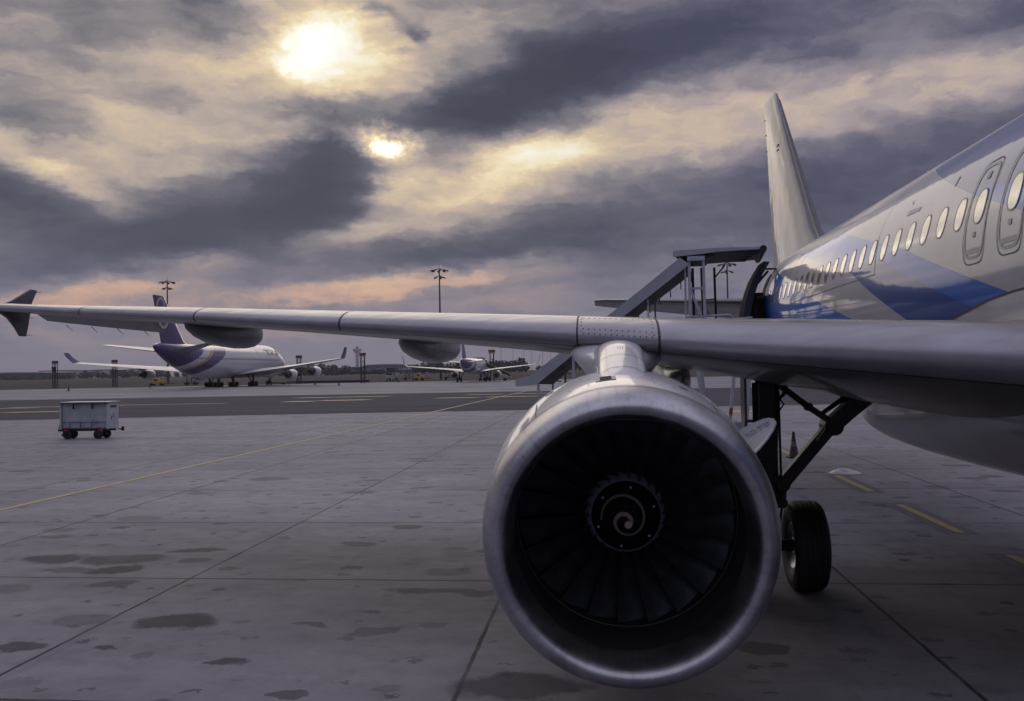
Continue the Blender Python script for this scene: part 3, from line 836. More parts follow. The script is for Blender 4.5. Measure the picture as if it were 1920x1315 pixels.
# ---- wing
def wLE(x): return 12.05 + .505 * x
def wTE(x): return 18.55 + .215 * x if x > 6.3 else 19.905
WT = [  # |x|, z of leading edge, z of trailing edge, thickness ratio
    (0.0, 2.76, 2.32, .148), (1.9, 2.86, 2.50, .142), (4.1, 3.04, 2.93, .130), (5.4, 3.165, 3.14, .121), (6.2, 3.25, 3.26, .117), (9.3, 3.53, 3.60, .1095), (12.0, 3.775, 3.82, .1075), (14.7, 4.005, 4.025, .107), (17.05, 4.225, 4.235, .105)]
def naca(x, t):
    return 5 * t * (.2969 * math.sqrt(max(x, 0)) - .126 * x - .3516 * x * x + .2843 * x**3 - .1036 * x**4)
def wpt(X, xc, up, off=0.0, side=-1):
    zl, zt, t = spl(WT, X)
    le, te = wLE(X), wTE(X); c = te - le
    th = naca(xc, t) * c * (1.08 if up else .58 + max(0, 5.4 - X) * .09)
    zc = lerp(zl, zt, xc)
    e = 1e-3
    d = (naca(min(1, xc + e), t) - naca(max(0, xc - e), t)) / (2 * e if e < xc < 1 - e else e) * (1.08 if up else .6)
    nz, nx = (1, -d) if up else (-1, -d)
    l = math.hypot(nz, nx)
    return (side * X, le + xc * c + off * nx / l, zc + (th if up else -th) + off * nz / l)
def loop(X, x0, x1, n, off=0.0, side=-1):
    # closed airfoil loop from x0..x1 of the chord (upper aft -> nose -> lower aft)
    us = [x0 + (x1 - x0) * (1 - cos(pi * i / n)) / 2 if x0 < .01 else lerp(x0, x1, i / n) for i in range(n + 1)]
    up = [wpt(X, u, True, off, side) for u in reversed(us)]
    lo = [wpt(X, u, False, off, side) for u in us]
    return up + (lo[1:] if x0 < .01 else lo)
def span(x0, x1, st=.45):
    k = max(1, round((x1 - x0) / st))
    return [lerp(x0, x1, i / k) for i in range(k + 1)]
def wing_half(side, name):
    b = MB()
    for (xa, xb, cut) in [(0.6, 2.3, 1.0), (2.3, 13.95, .745), (13.95, 16.82, .745), (16.82, 17.03, 1.0)]:
        b.loft([loop(X, 0.0, cut, 18, 0, side) for X in span(xa, xb)])
    b.build(name, M_WING, plane, auto=50)
wing_half(-1, 'wing'); wing_half(1, 'wing')
def moved(parts_fn, name, m, hinge, xs, dz, ds=0.0, side=-1, x0=.755):
    # flap / aileron: closed aft piece of the aerofoil, rotated down about its hinge
    b = MB(); rings = []
    for X in xs:
        ring = loop(X, x0, 1.0, 7, 0.0, side)
        hp = Vector(wpt(X, x0, False, 0, side))
        a = -dz
        out = []
        for p in ring:
            y, z = p[1] - hp.y, p[2] - hp.z
            out.append((p[0], hp.y + y * cos(a) - z * sin(a) + ds, hp.z + y * sin(a) + z * cos(a)))
        rings.append(out)
    b.loft(rings)
    return b.build(name, m, plane, auto=50)
moved(None, 'flap', M_WING, None, span(2.34, 6.22), R(1.5), .01)
moved(None, 'flap', M_WING, None, span(6.28, 13.9), R(1.0), .01)
ail = moved(None, 'aileron', M_WING, None, span(14.02, 16.78), R(24), .012)
moved(None, 'flap', M_WING, None, span(2.34, 13.9), R(1.5), .01, side=1)
# static wicks on the aileron
for X in (14.5, 15.1, 15.7, 16.3):
    b = MB(); te = Vector(wpt(X, 1.0, False)); te.z -= .22
    b.tube([te + Vector((0, -.03, .0)), te + Vector((-.02, .2, -.10))], [.009, .004], 6)
    b.build('static_wick', M_FRAME, plane)
# slats and fixed leading edge panels
def le_shell(xa, xb, name, m, uc=.115, lc=.030, off=.008, parent=None, seams=True):
    b = MB(); rings = []
    for X in span(xa, xb, .35):
        c = wTE(X) - wLE(X)
        u1 = min(.2, uc * 4.0 / c) if c < 6 else uc * .75
        l1 = lc * (4.2 / c) ** .5
        us = [u1 * (1 - i / 9) ** 1.5 for i in range(10)]
        ls = [l1 * (i / 6) ** 1.5 for i in range(1, 7)]
        outer = [wpt(X, u, True, off) for u in us] + [wpt(X, u, False, off) for u in ls]
        inner = [wpt(X, u, False, -.01) for u in reversed(ls)] + [wpt(X, u, True, -.01) for u in reversed(us)]
        rings.append(outer + inner)
    b.loft(rings)
    return b.build(name, m, plane, auto=50)
for xa, xb in [(1.95, 5.32), (6.17, 9.18), (9.21, 11.72), (11.75, 14.30), (14.33, 16.6)]:
    le_shell(xa, xb, 'slat', M_SLAT)
le_shell(5.345, 6.15, 'leading_edge_panel', M_SLAT, lc=.02, off=.009)
# rivets along the pylon panel
b = MB()
for row, up in ((.012, True), (.003, True), (.09, True)):
    for i in range(13):
        X = 5.40 + i * .058
        p = Vector(wpt(X, row, up, .0095))
        q = Vector(wpt(X, row, up, .012))
        b.tube([p, q], .0075, 8)
for i in range(5):
    for X in (5.385, 6.12):
        p = Vector(wpt(X, .006 + .02 * i, True, .0095)); q = Vector(wpt(X, .006 + .02 * i, True, .012))
        b.tube([p, q], .007, 8)
b.build('rivet_row', M_SEAL, plane)
# dark seams between slats
b = MB()
for X in (5.332, 6.16, 9.195, 11.735, 14.315):
    rings = []
    c = wTE(X) - wLE(X)
    us = [.16 * (1 - i / 9) ** 1.5 for i in range(10)]; ls = [.035 * (i / 6) ** 1.5 for i in range(1, 7)]
    for dx in (-.012, .012):
        rings.append([wpt(X + dx, u, True, .0035) for u in us] + [wpt(X + dx, u, False, .0035) for u in ls])
    b.loft(rings, False, False)
split_build(b, 'slat_seam', M_SLATE, plane, smooth=False)
for xa, xb in [(1.97, 5.30), (6.18, 9.17), (9.22, 11.71), (11.76, 14.29), (14.34, 16.58)]:   # dark gap ribbon, the step's shade painted in, behind each slat's lower edge
    b = MB(); rows = []
    for X in span(xa, xb, .35):
        c = wTE(X) - wLE(X); l1 = .030 * (4.2 / c) ** .5
        rows.append([wpt(X, l1 * .93, False, .0095), wpt(X, l1 * 1.0, False, .0095), wpt(X, l1 + .028 / c, False, .0015)])
    b.loft(rows, False, False)
    b.build('slat_seam', M_SLATE, plane, smooth=False)
# wingtip fence
b = MB()
fen = [(20.75, 4.24), (21.2, 4.32), (21.5, 4.42), (22.02, 4.67), (22.2, 4.66), (22.04, 4.4), (21.98, 4.18), (21.93, 3.95), (21.86, 3.735), (21.70, 3.735), (21.55, 3.9), (21.35, 4.06), (21.1, 4.16)]
b.prism(fen, 'X', -17.075, -17.02)
b.build('wingtip_fence', M_WING, plane, smooth=False, bevel=.012)
for q in [(22.18, 4.62), (21.96, 4.1), (21.9, 3.76)]:
    w = MB(); w.tube([(-17.05, q[0] - .03, q[1]), (-17.05, q[0] + .17, q[1] + .01)], [.008, .004], 6); w.build('static_wick', M_FRAME, plane)
# flap track fairings
def canoe(X, prof, hw, name='flap_track_fairing', tilt=0):
    b = MB(); rings = []
    for (s, zb, zt, w) in prof:
        c, h = (zb + zt) / 2, (zt - zb) / 2
        rings.append([(X + w * hw * math.copysign(abs(cos(t)) ** .8, cos(t)), s, c + h * math.copysign(abs(sin(t)) ** .85, sin(t))) for t in [2 * pi * k / 28 for k in range(28)]])
    b.loft(rings)
    f = b.build(name, M_FAIR, plane, auto=50)
    return f
def canoe_prof(X, s0, s1, pts):
    out = []
    for s, zb, w in pts:
        xc = (s - wLE(X)) / (wTE(X) - wLE(X))
        zt = wpt(X, min(1, xc), False)[2] + .05 if xc < 1 else wpt(X, 1, False)[2] + .02 - (xc - 1) * .1
        out.append((s, min(zb, zt - .02), zt, w))
    return out
canoe(-12.25, canoe_prof(12.25, 0, 0, [(18.75, 3.72, .12), (18.9, 3.62, .5), (19.2, 3.52, .8), (19.6, 3.44, .95), (20.1, 3.395, 1), (20.6, 3.375, 1), (21.0, 3.385, .98), (21.3, 3.42, .92), (21.5, 3.49, .8), (21.6, 3.56, .55), (21.64, 3.6, .2)]), .165)
canoe(-8.6, canoe_prof(8.6, 0, 0, [(17.55, 3.36, .12), (17.75, 3.27, .5), (18.1, 3.18, .8), (18.6, 3.11, .95), (19.2, 3.065, 1), (20.0, 3.05, 1), (20.8, 3.08, .98), (21.3, 3.12, .92), (21.6, 3.18, .8), (21.74, 3.26, .55), (21.79, 3.32, .2)]), .18)
canoe(-4.95, canoe_prof(4.95, 0, 0, [(16.6, 2.74, .12), (16.8, 2.66, .5), (17.2, 2.57, .8), (17.8, 2.50, .95), (18.6, 2.45, 1), (19.6, 2.44, 1), (20.4, 2.49, .98), (20.9, 2.56, .92), (21.2, 2.65, .7), (21.3, 2.75, .3)]), .19)

# ---- tail
def taper_fin(name, m, secs, parent=plane, x0=0.0, x1=1.0, auto=50):
    # secs: list of (origin(x,y,z) of leading edge, chord, thickness, normal axis) ; chord along +Y
    b = MB(); rings = []
    for (o, c, t, ax) in secs:
        us = [x0 + (x1 - x0) * (1 - cos(pi * i / 12)) / 2 for i in range(13)]
        up = [(u, naca(u, t) * c) for u in reversed(us)]; lo = [(u, -naca(u, t) * c) for u in us[(1 if x0 < .01 else 0):]]
        ring = []
        for u, w in up + lo:
            p = Vector(o) + Vector((0, u * c, 0)) + Vector(ax) * w
            ring.append(tuple(p))
        rings.append(ring)
    b.loft(rings)
    return b.build(name, m, parent, auto=auto)
def fin_secs():
    r = []
    for z, le, te, t in [(5.7, 29.2, 36.86, .095), (6.3, 30.1, 36.88, .095), (6.7, 30.65, 36.93, .095), (8.5, 32.35, 37.2, .095), (10.3, 34.03, 37.48, .095), (11.6, 35.24, 37.68, .09), (11.95, 35.6, 37.74, .08), (12.15, 36.1, 37.78, .05), (12.2, 36.9, 37.80, .03)]:
        r.append(((0, le, z), te - le, t, (1, 0, 0)))
    return r
def cut_secs(secs, a, b_):
    return secs
fs = fin_secs()
taper_fin('tail_fin', M_FIN, fs, x1=.70)
taper_fin('rudder', M_FIN, fs, x0=.706, x1=1.0)
b = MB()   # dorsal fillet in front of the fin
b.loft([[(-.02, 27.6, 6.03), (.02, 27.6, 6.03), (.02, 27.6, 6.04), (-.02, 27.6, 6.04)], [(-.16, 29.0, 5.95), (.16, 29.0, 5.95), (.05, 29.0, 6.2), (-.05, 29.0, 6.2)], [(-.34, 30.6, 5.9), (.34, 30.6, 5.9), (.1, 30.6, 6.72), (-.1, 30.6, 6.72)]])

b = MB()
for X in (-1, 1):
    pass
fin_le = [(0, 29.9, 6.15), (0, 30.62, 6.7), (0, 32.32, 8.5), (0, 34.0, 10.3), (0, 35.2, 11.6)]
b.tube([(p[0], p[1] + .005, p[2]) for p in fin_le], [.10, .085, .065, .05, .035], 14)
b.build('fin_leading_edge', mat('fin_edge_grey', (.10, .10, .12), .4, var=.2), plane)
for z in (11.65, 11.1, 10.5):
    w = MB(); te = 36.86 + (z - 5.7) * .153; w.tube([(0, te - .05, z), (0, te + .22, z + .01)], [.016, .008], 6); w.build('static_wick', M_FRAME, plane)
b = MB()
for sd_ in (-1, 1):
    b.box((sd_ * .185, 34.75, 10.0), (.03, .22, .05)); b.box((sd_ * .19, 34.75, 9.85), (.03, .22, .03))
split_build(b, 'rudder_fitting', M_FRAME, plane, smooth=False)
def stab(side):
    secs = []
    for x, le, te, z, dz in [(.3, 30.3, 34.9, 4.72, 0), (1.2, 31.0, 35.0, 4.78, 0), (3.5, 32.6, 35.3, 4.97, 0), (5.9, 34.3, 35.75, 5.19, 0), (6.15, 34.7, 35.8, 5.21, 0)]:
        secs.append(((side * x, le, z - .07), te - le, .085, (0, 0, 1)))
    b = MB(); rings = []
    for (o, c, t, ax) in secs:
        us = [(1 - cos(pi * i / 10)) / 2 for i in range(11)]
        ring = [(o[0], o[1] + u * c, o[2] + naca(u, t) * c - u * c * .035) for u in reversed(us)] + [(o[0], o[1] + u * c, o[2] - naca(u, t) * c - u * c * .035) for u in us[1:]]
        ring = [p if (p[1] - o[1]) / c < .70 else (p[0], p[1], p[2] - ((p[1] - o[1]) / c - .70) * c * .14) for p in ring]
        rings.append(ring)
    b.loft(rings)
    return b.build('stabilizer', M_FAIR, plane, auto=12)
stab(-1); stab(1)

# ---- aft service door, swung open
door = MB()
arc = [(z, fus_pt(29.3, z)[0]) for z in (3.35, 3.6, 3.9, 4.2, 4.5, 4.8, 5.1, 5.35, 5.55)]
base = [(-2.30, 3.55), (-2.335, 3.9), (-2.32, 4.2), (-2.27, 4.5), (-2.18, 4.8), (-2.07, 5.1), (-1.93, 5.35), (-1.78, 5.58)]
inner = [(x + .20 - .05 * i / 7, z - .02) for i, (x, z) in enumerate(base)]
poly = base + inner[::-1]
door.prism(poly, 'Y', 28.75, 29.55)
dr = door.build('service_door', mat('door_edge_grey', (.06, .068, .095), .85, spec=.08, var=.2, vs=3), plane, auto=30, bevel=.012)
b = MB()
for k, (x, z) in enumerate(base[1:7]):
    b.box((x + .12, 28.742, z), (.09, .02, .07), ry=R(10))
[reparent(q, dr) for q in split_build(b, 'door_roller', M_SEAL, None, smooth=False)]
b = MB()
b.box((-1.86, 29.1, 4.12), (.42, .5, .95)); b.box((-1.9, 29.05, 4.68), (.2, .4, .22)); b.tube([(-1.98, 28.78, 4.62), (-1.66, 28.78, 4.64)], .07, 10)
for i in range(6):
    b.box((-2.0 + .07 * i, 28.83, 4.2 + .09 * (i % 3)), (.05, .06, .5))
b.box((-1.8, 28.95, 3.75), (.5, .5, .25))
q = b.build('door_lining', M_DARK, None, smooth=False, bevel=.02); reparent(q, dr)
b = MB()
b.beam((-1.83, 29.1, 5.42), (-1.36, 29.2, 5.42), .05, .045)
b.beam((-1.62, 29.1, 5.36), (-2.0, 29.0, 4.95), .05, .05)
b.tube([(-1.98, 29.0, 4.9), (-2.06, 28.95, 4.72), (-2.0, 28.95, 4.6)], .025, 8)
b.tube([(-1.42, 29.2, 5.38), (-1.60, 29.2, 5.05), (-1.70, 29.2, 4.75), (-1.74, 29.2, 4.5)], .028, 8)
b.tube([(-1.80, 29.02, 5.2), (-1.92, 29.0, 5.05)], .05, 8)
q = b.build('door_arm', M_GEAR, None); reparent(q, dr)
b = MB()
fus_patch(b, sup_ell(29.72, 4.42, .36, .92, 7, 40), .012, levels=4)
b.build('door_opening', M_DARK, plane, smooth=False)

# ---- engine
class EMB(MB):
    # engine pieces share the slight droop of the intake
    def build(self, name, mats, parent=None, **k):
        o = []
        for x, y, z in self.v:
            q = max(0.0, min(1.0, 1 - (y - 12.1) / .95))
            fx = 1 + .042 * q * (1 if math.hypot(x - EX, z - EZ) > .5 else 0)
            o.append((EX + (x - EX) * fx + .01 * q, y, EZ + (z - EZ) * fx - .035 * q))
        self.v = o
        return MB.build(self, name, mats, parent, **k)
EX, EZ = -5.735, 1.735
EC = (EX, 12.1, EZ)
prof_out = [(.35, 1.052), (.42, 1.062), (.6, 1.088), (.9, 1.125), (1.3, 1.16), (1.8, 1.175), (2.3, 1.165), (2.9, 1.12), (3.3, 1.06), (3.6, .99)]
b = EMB(); b.lathe(prof_out, EC, seg=128)
b.lathe([(3.6, .99), (3.6, .96), (3.0, .98), (3.0, .5)], EC, seg=64)
eng = b.build('engine', M_NAC, plane, origin=EC, auto=50)
def epart(b, name, m, **k):
    o = b.build(name, m, None, origin=EC, **k)
    o.parent = eng; o.location = (0, 0, 0)
    return o
lip = [(.348, 1.0525), (.30, 1.044), (.22, 1.028), (.14, 1.006), (.08, .983), (.035, .958), (.008, .930), (0, .905), (.006, .884), (.03, .862), (.08, .842), (.15, .828), (.24, .820), (.33, .818)]
b = EMB(); b.lathe(lip, EC, seg=160); epart(b, 'intake_lip', M_LIP, auto=80)
b = EMB(); b.lathe([(.336, 1.0555), (.352, 1.058)], EC, seg=128); epart(b, 'lip_seam', M_SEAL)
b = EMB(); b.lathe([(.33, .818), (.45, .822), (.6, .835), (.78, .858), (.93, .876), (1.0, .880)], EC, seg=128)
b.lathe([(1.0, .880), (1.02, .873), (1.30, .873), (1.5, .80)], EC, seg=96)
epart(b, 'intake_liner', M_LINER)
b = EMB(); b.lathe([(.955, .879), (.958, .872), (.972, .872), (.975, .879)], EC, seg=128); epart(b, 'fan_case_ring', M_LINER)
b = EMB(); b.lathe([(1.5, .9), (1.5, .2)], EC, seg=48); epart(b, 'duct_back', M_DARK)
# spinner: dark cone with the spiral and bolt heads
SPF = [(.64, .003), (.66, .025), (.70, .06), (.77, .11), (.86, .175), (.94, .228), (1.0, .272)]
def spr(r):
    for i in range(len(SPF) - 1):
        if SPF[i][1] <= r <= SPF[i + 1][1]:
            t = (r - SPF[i][1]) / (SPF[i + 1][1] - SPF[i][1]); return lerp(SPF[i][0], SPF[i + 1][0], t)
    return SPF[0][0]
b = EMB(); b.lathe(SPF, EC, seg=64)
b.lathe([(.999, .273), (1.03, .276), (1.05, .274)], EC, seg=64)
spn = epart(b, 'spinner', M_SPIN, auto=60)
b = EMB()
vs = []
n_ = 90
for i in range(n_ + 1):
    t = i / n_
    a = R(190) - R(590) * t           # seen from the front: left, over the top, down the right
    rc = .172 * (1 - t) ** 1.0 + .022
    hw = .007 + .009 * t
    for s_ in (1, -1):
        r = max(.004, rc + s_ * hw)
        px, pz = r * cos(a) - .004, r * sin(a) + (.02 - .02 * t)
        rr = min(.27, math.hypot(px, pz))
        vs.append((EC[0] + px, EC[1] + spr(rr) - .004, EC[2] + pz))
b.add(vs, [(2 * i, 2 * i + 1, 2 * i + 3, 2 * i + 2) for i in range(n_)])
b.add([(EC[0] + .029 * cos(2 * pi * k / 20) + .006, EC[1] + .634, EC[2] + .029 * sin(2 * pi * k / 20)) for k in range(20)] + [(EC[0] + .006, EC[1] + .630, EC[2])], [(20, k, (k + 1) % 20) for k in range(20)])
epart(b, 'spiral_mark', M_SPIR, smooth=False)
for k in range(6):
    b = EMB()
    a = R(20 + 60 * k); c = (EC[0] + .235 * cos(a), EC[1] + spr(.235) - .008, EC[2] + .235 * sin(a))
    b.lathe([(-.004, .001), (-.004, .009), (.004, .012)], c, seg=10)
    epart(b, 'spinner_bolt', M_HUB)
# hub platforms between the blade roots
b = EMB(); b.lathe([(1.0, .277), (1.02, .286), (1.12, .315), (1.3, .36)], EC, seg=96); epart(b, 'fan_hub', M_HUB)
NB = 22
def blade_mesh():
    b = MB(); rings = []
    for i in range(11):
        t = i / 10; r = lerp(.27, .868, t)
        st = R(lerp(26, 64, t ** .9)); ch = lerp(.20, .30, t) * (1 - .1 * t * t); th = lerp(.016, .006, t)
        lead = 1.02 + .03 * sin(pi * t)
        ring = []
        cam_ = lerp(.035, .012, t)
        pts = []
        for u in (0, .04, .2, .4, .6, .8, .96, 1):
            pts.append((u, cam_ * sin(pi * u), th * math.sqrt(max(0, u * (1 - u))) * 1.6 + .0012))
        seq = [(u, c + w / 2) for u, c, w in pts] + [(u, c - w / 2) for u, c, w in reversed(pts)]
        for u, w in seq:
            ax = u * ch * cos(st) + w * sin(st); tg = (u - .35) * ch * sin(st) - w * cos(st)
            a = pi / 2 + tg / r
            ring.append((EC[0] + r * cos(a), EC[1] + lead + ax, EC[2] + r * sin(a)))
        rings.append(ring)
    b.loft(rings)
    return b
bl = epart(blade_mesh(), 'fan_blade', M_BLADE, auto=40)
for k in range(1, NB):
    c = bl.copy(); COL.objects.link(c); c.parent = eng; c.rotation_euler = (0, 2 * pi * k / NB, 0)
# vent and strake
def eng_pt(s, ang, off=0.0):
    r = interp([(p[0],) + (p[1],) for p in prof_out], s)[0] + off
    return (EX + r * cos(R(ang)), 12.1 + s, EZ + r * sin(R(ang)))
def eng_patch(b, s0, s1, a0, a1, off):
    rows = []
    for i in range(5):
        rows.append([eng_pt(lerp(s0, s1, i / 4), lerp(a0, a1, j / 6), off) for j in range(7)])
    b.loft(rows, False, False)
b = EMB(); eng_patch(b, .68, .92, 93.2, 101.5, .004); epart(b, 'vent_frame', M_SILL)
b = EMB(); eng_patch(b, .70, .90, 95.0, 99.6, .007); epart(b, 'vent', M_DARK)
b = EMB()
for a in (90.2,):
    rows = [eng_pt(.42 + .1 * i, a, .003) for i in range(4)]
for s_ in (1.05,):
    eng_patch(b, s_, s_ + .008, -20, 75, .003); eng_patch(b, s_, s_ + .008, 105, 200, .003)
for ang in (35, 50, 62, 118, 130, 145):
    for s_ in (.45, .5):
        eng_patch(b, s_, s_ + .012, ang, ang + .7, .003)
eng_patch(b, .35, 2.9, 178.0, 178.5, .003)
for ang in (52, 128):
    eng_patch(b, .36, 1.05, ang, ang + .45, .003)
for ang in (70, 78, 104, 112, 24, 150, 160):
    for s_ in (.6, .64, .95, .99):
        eng_patch(b, s_, s_ + .014, ang, ang + .8, .0035)
eng_patch(b, .80, .86, 64, 67.5, .0035); eng_patch(b, 1.25, 1.35, 60, 66, .0035); eng_patch(b, 1.2, 1.3, 120, 124, .0035)
epart(b, 'cowl_seam', M_SEAL)
# strake: curved fin on the inboard shoulder, with its warning text
sa = 30.0
def sk(s, h, w=0.0):
    r = interp([(p[0],) + (p[1],) for p in prof_out], s)[0] + h
    return Vector((EX + r * cos(R(sa)) - w * sin(R(sa)), 12.1 + s, EZ + r * sin(R(sa)) + w * cos(R(sa))))
pf = [(.55, -.02), (.66, .06), (.80, .14), (1.0, .225), (1.25, .285), (1.45, .30), (1.62, .29), (1.76, .25), (1.86, .16), (1.9, -.02)]
b = EMB(); nn = len(pf)
vs = [sk(s, h, .011) for s, h in pf] + [sk(s, h, -.011) for s, h in pf]
b.add(vs, [tuple(range(nn)), tuple(range(2 * nn - 1, nn - 1, -1))] + [(i, (i + 1) % nn, (i + 1) % nn + nn, i + nn) for i in range(nn)])
epart(b, 'strake', M_WHITE, smooth=False, bevel=.006)
def text_mesh(txt, size, fn, name, m, par=None, world_origin=None, extr=0.0):
    cu = bpy.data.curves.new('lettering', 'FONT'); cu.body = txt; cu.size = size; cu.align_x = 'CENTER'; cu.align_y = 'CENTER'
    cu.resolution_u = 3; cu.offset = extr
    o = bpy.data.objects.new('lettering', cu); COL.objects.link(o)
    dg = bpy.context.evaluated_depsgraph_get(); dg.update()
    me = bpy.data.meshes.new_from_object(o.evaluated_get(dg))
    b = MB()
    for v in me.vertices: b.v.append(tuple(fn(v.co.x, v.co.y)))
    for p in me.polygons: b.face(tuple(p.vertices))
    bpy.data.objects.remove(o); bpy.data.curves.remove(cu); bpy.data.meshes.remove(me)
    return b
tb = text_mesh('NO STEP', .155, lambda u, v: sk(1.32 + v * 2.4, .135 + u * .36, .0165), 'x', None)
epart(tb, 'warning_text', mat('lettering_blue_grey', (.10, .14, .22), .5), smooth=False)
# exhaust nozzle and plug
b = MB(); b.lathe([(3.0, .62), (3.8, .56), (4.5, .44), (4.5, .40), (4.0, .42)], EC, seg=48); b.lathe([(4.0, .34), (4.6, .24), (5.1, .06), (5.15, .01)], EC, seg=32)
epart(b, 'exhaust_nozzle', M_GEARL)

# pylon
b = MB(); rings = []
PY = [  # s, top z, half width, bottom z
    (12.98, 2.80, .16, 2.55), (13.12, 2.875, .19, 2.5), (13.4, 2.96, .208, 2.5), (13.8, 3.06, .216, 2.5), (14.2, 3.14, .224, 2.5), (14.5, 3.18, .232, 2.5), (14.75, 3.20, .245, 2.52),
    (14.92, 3.19, .27, 2.56), (15.1, 3.21, .31, 2.62), (15.4, 3.20, .34, 2.70), (16.2, 3.1, .33, 2.75), (18.0, 3.0, .2, 2.72), (18.6, 3.0, .06, 2.85)]
for i in range(49):
    s = lerp(12.98, 18.6, (i / 48) ** 1.5)
    zt, hw, zb = spl(PY, s)
    ring = []
    for k in range(25):
        t = pi * k / 24
        ring.append((EX + hw * cos(t), s, zt - hw * .62 + hw * .62 * sin(t) ** .9 if 0 < k < 24 else zt - hw * .62))
    ring.append((EX - hw * 1.02, s, zb)); ring.append((EX + hw * 1.02, s, zb))
    rings.append(ring)
b.loft(rings)
py = b.build('pylon', M_NAC, plane, auto=50)
WORLD[py.name] = Vector((0, S0, 0))
def pyl(s, t, off=.004):
    zt, hw, zb = spl(PY, s); hw += off
    return (EX + hw * cos(t), s, zt + off - (hw) * .62 + hw * .62 * sin(t) ** .9)
b = MB()
for s_ in (13.72, 13.3):
    b.loft([[pyl(s_ + d, pi * (.06 + .88 * k / 20)) for k in range(21)] for d in (0, .008)], False, False)
b.loft([[pyl(14.62 + d, pi * (.04 + .92 * k / 20)) for k in range(21)] for d in (0, .02)], False, False)
for t_ in (.30, .70):
    for i in range(16):
        s_ = 13.25 + i * .08
        b.loft([[pyl(s_ + d, pi * (t_ + e)) for e in (-.006, .006)] for d in (0, .012)], False, False)
for i in range(3):
    b.loft([[pyl(14.0 + d, pi * (.47 + .03 * i + e)) for e in (-.004, .004)] for d in (0, .05)], False, False)
q = b.build('panel_seam', M_SEAL, None, smooth=False); reparent(q, py)
# flared fairing where the pylon meets the wing
b = MB(); rings = []
for i in range(25):
    t = i / 24; s = lerp(14.55, 16.6, t)
    fl = min(1, t / .38); fl = fl * fl * (3 - 2 * fl)
    hw = lerp(.236, .50, fl); zt = lerp(3.06, 3.25, min(1, t * 2.5)); zb = 2.78
    ring = []
    for k in range(21):
        a = pi * k / 20
        x = hw * cos(a); z = zt - .16 + .16 * sin(a) ** .8 if 0 < k < 20 else zt - .16
        ring.append((EX + x, s, z))
    ring += [(EX - hw * .55, s, zb), (EX + hw * .55, s, zb)]
    rings.append(ring)
b.loft(rings)
b.build('pylon_fairing', M_NAC, plane, auto=50)

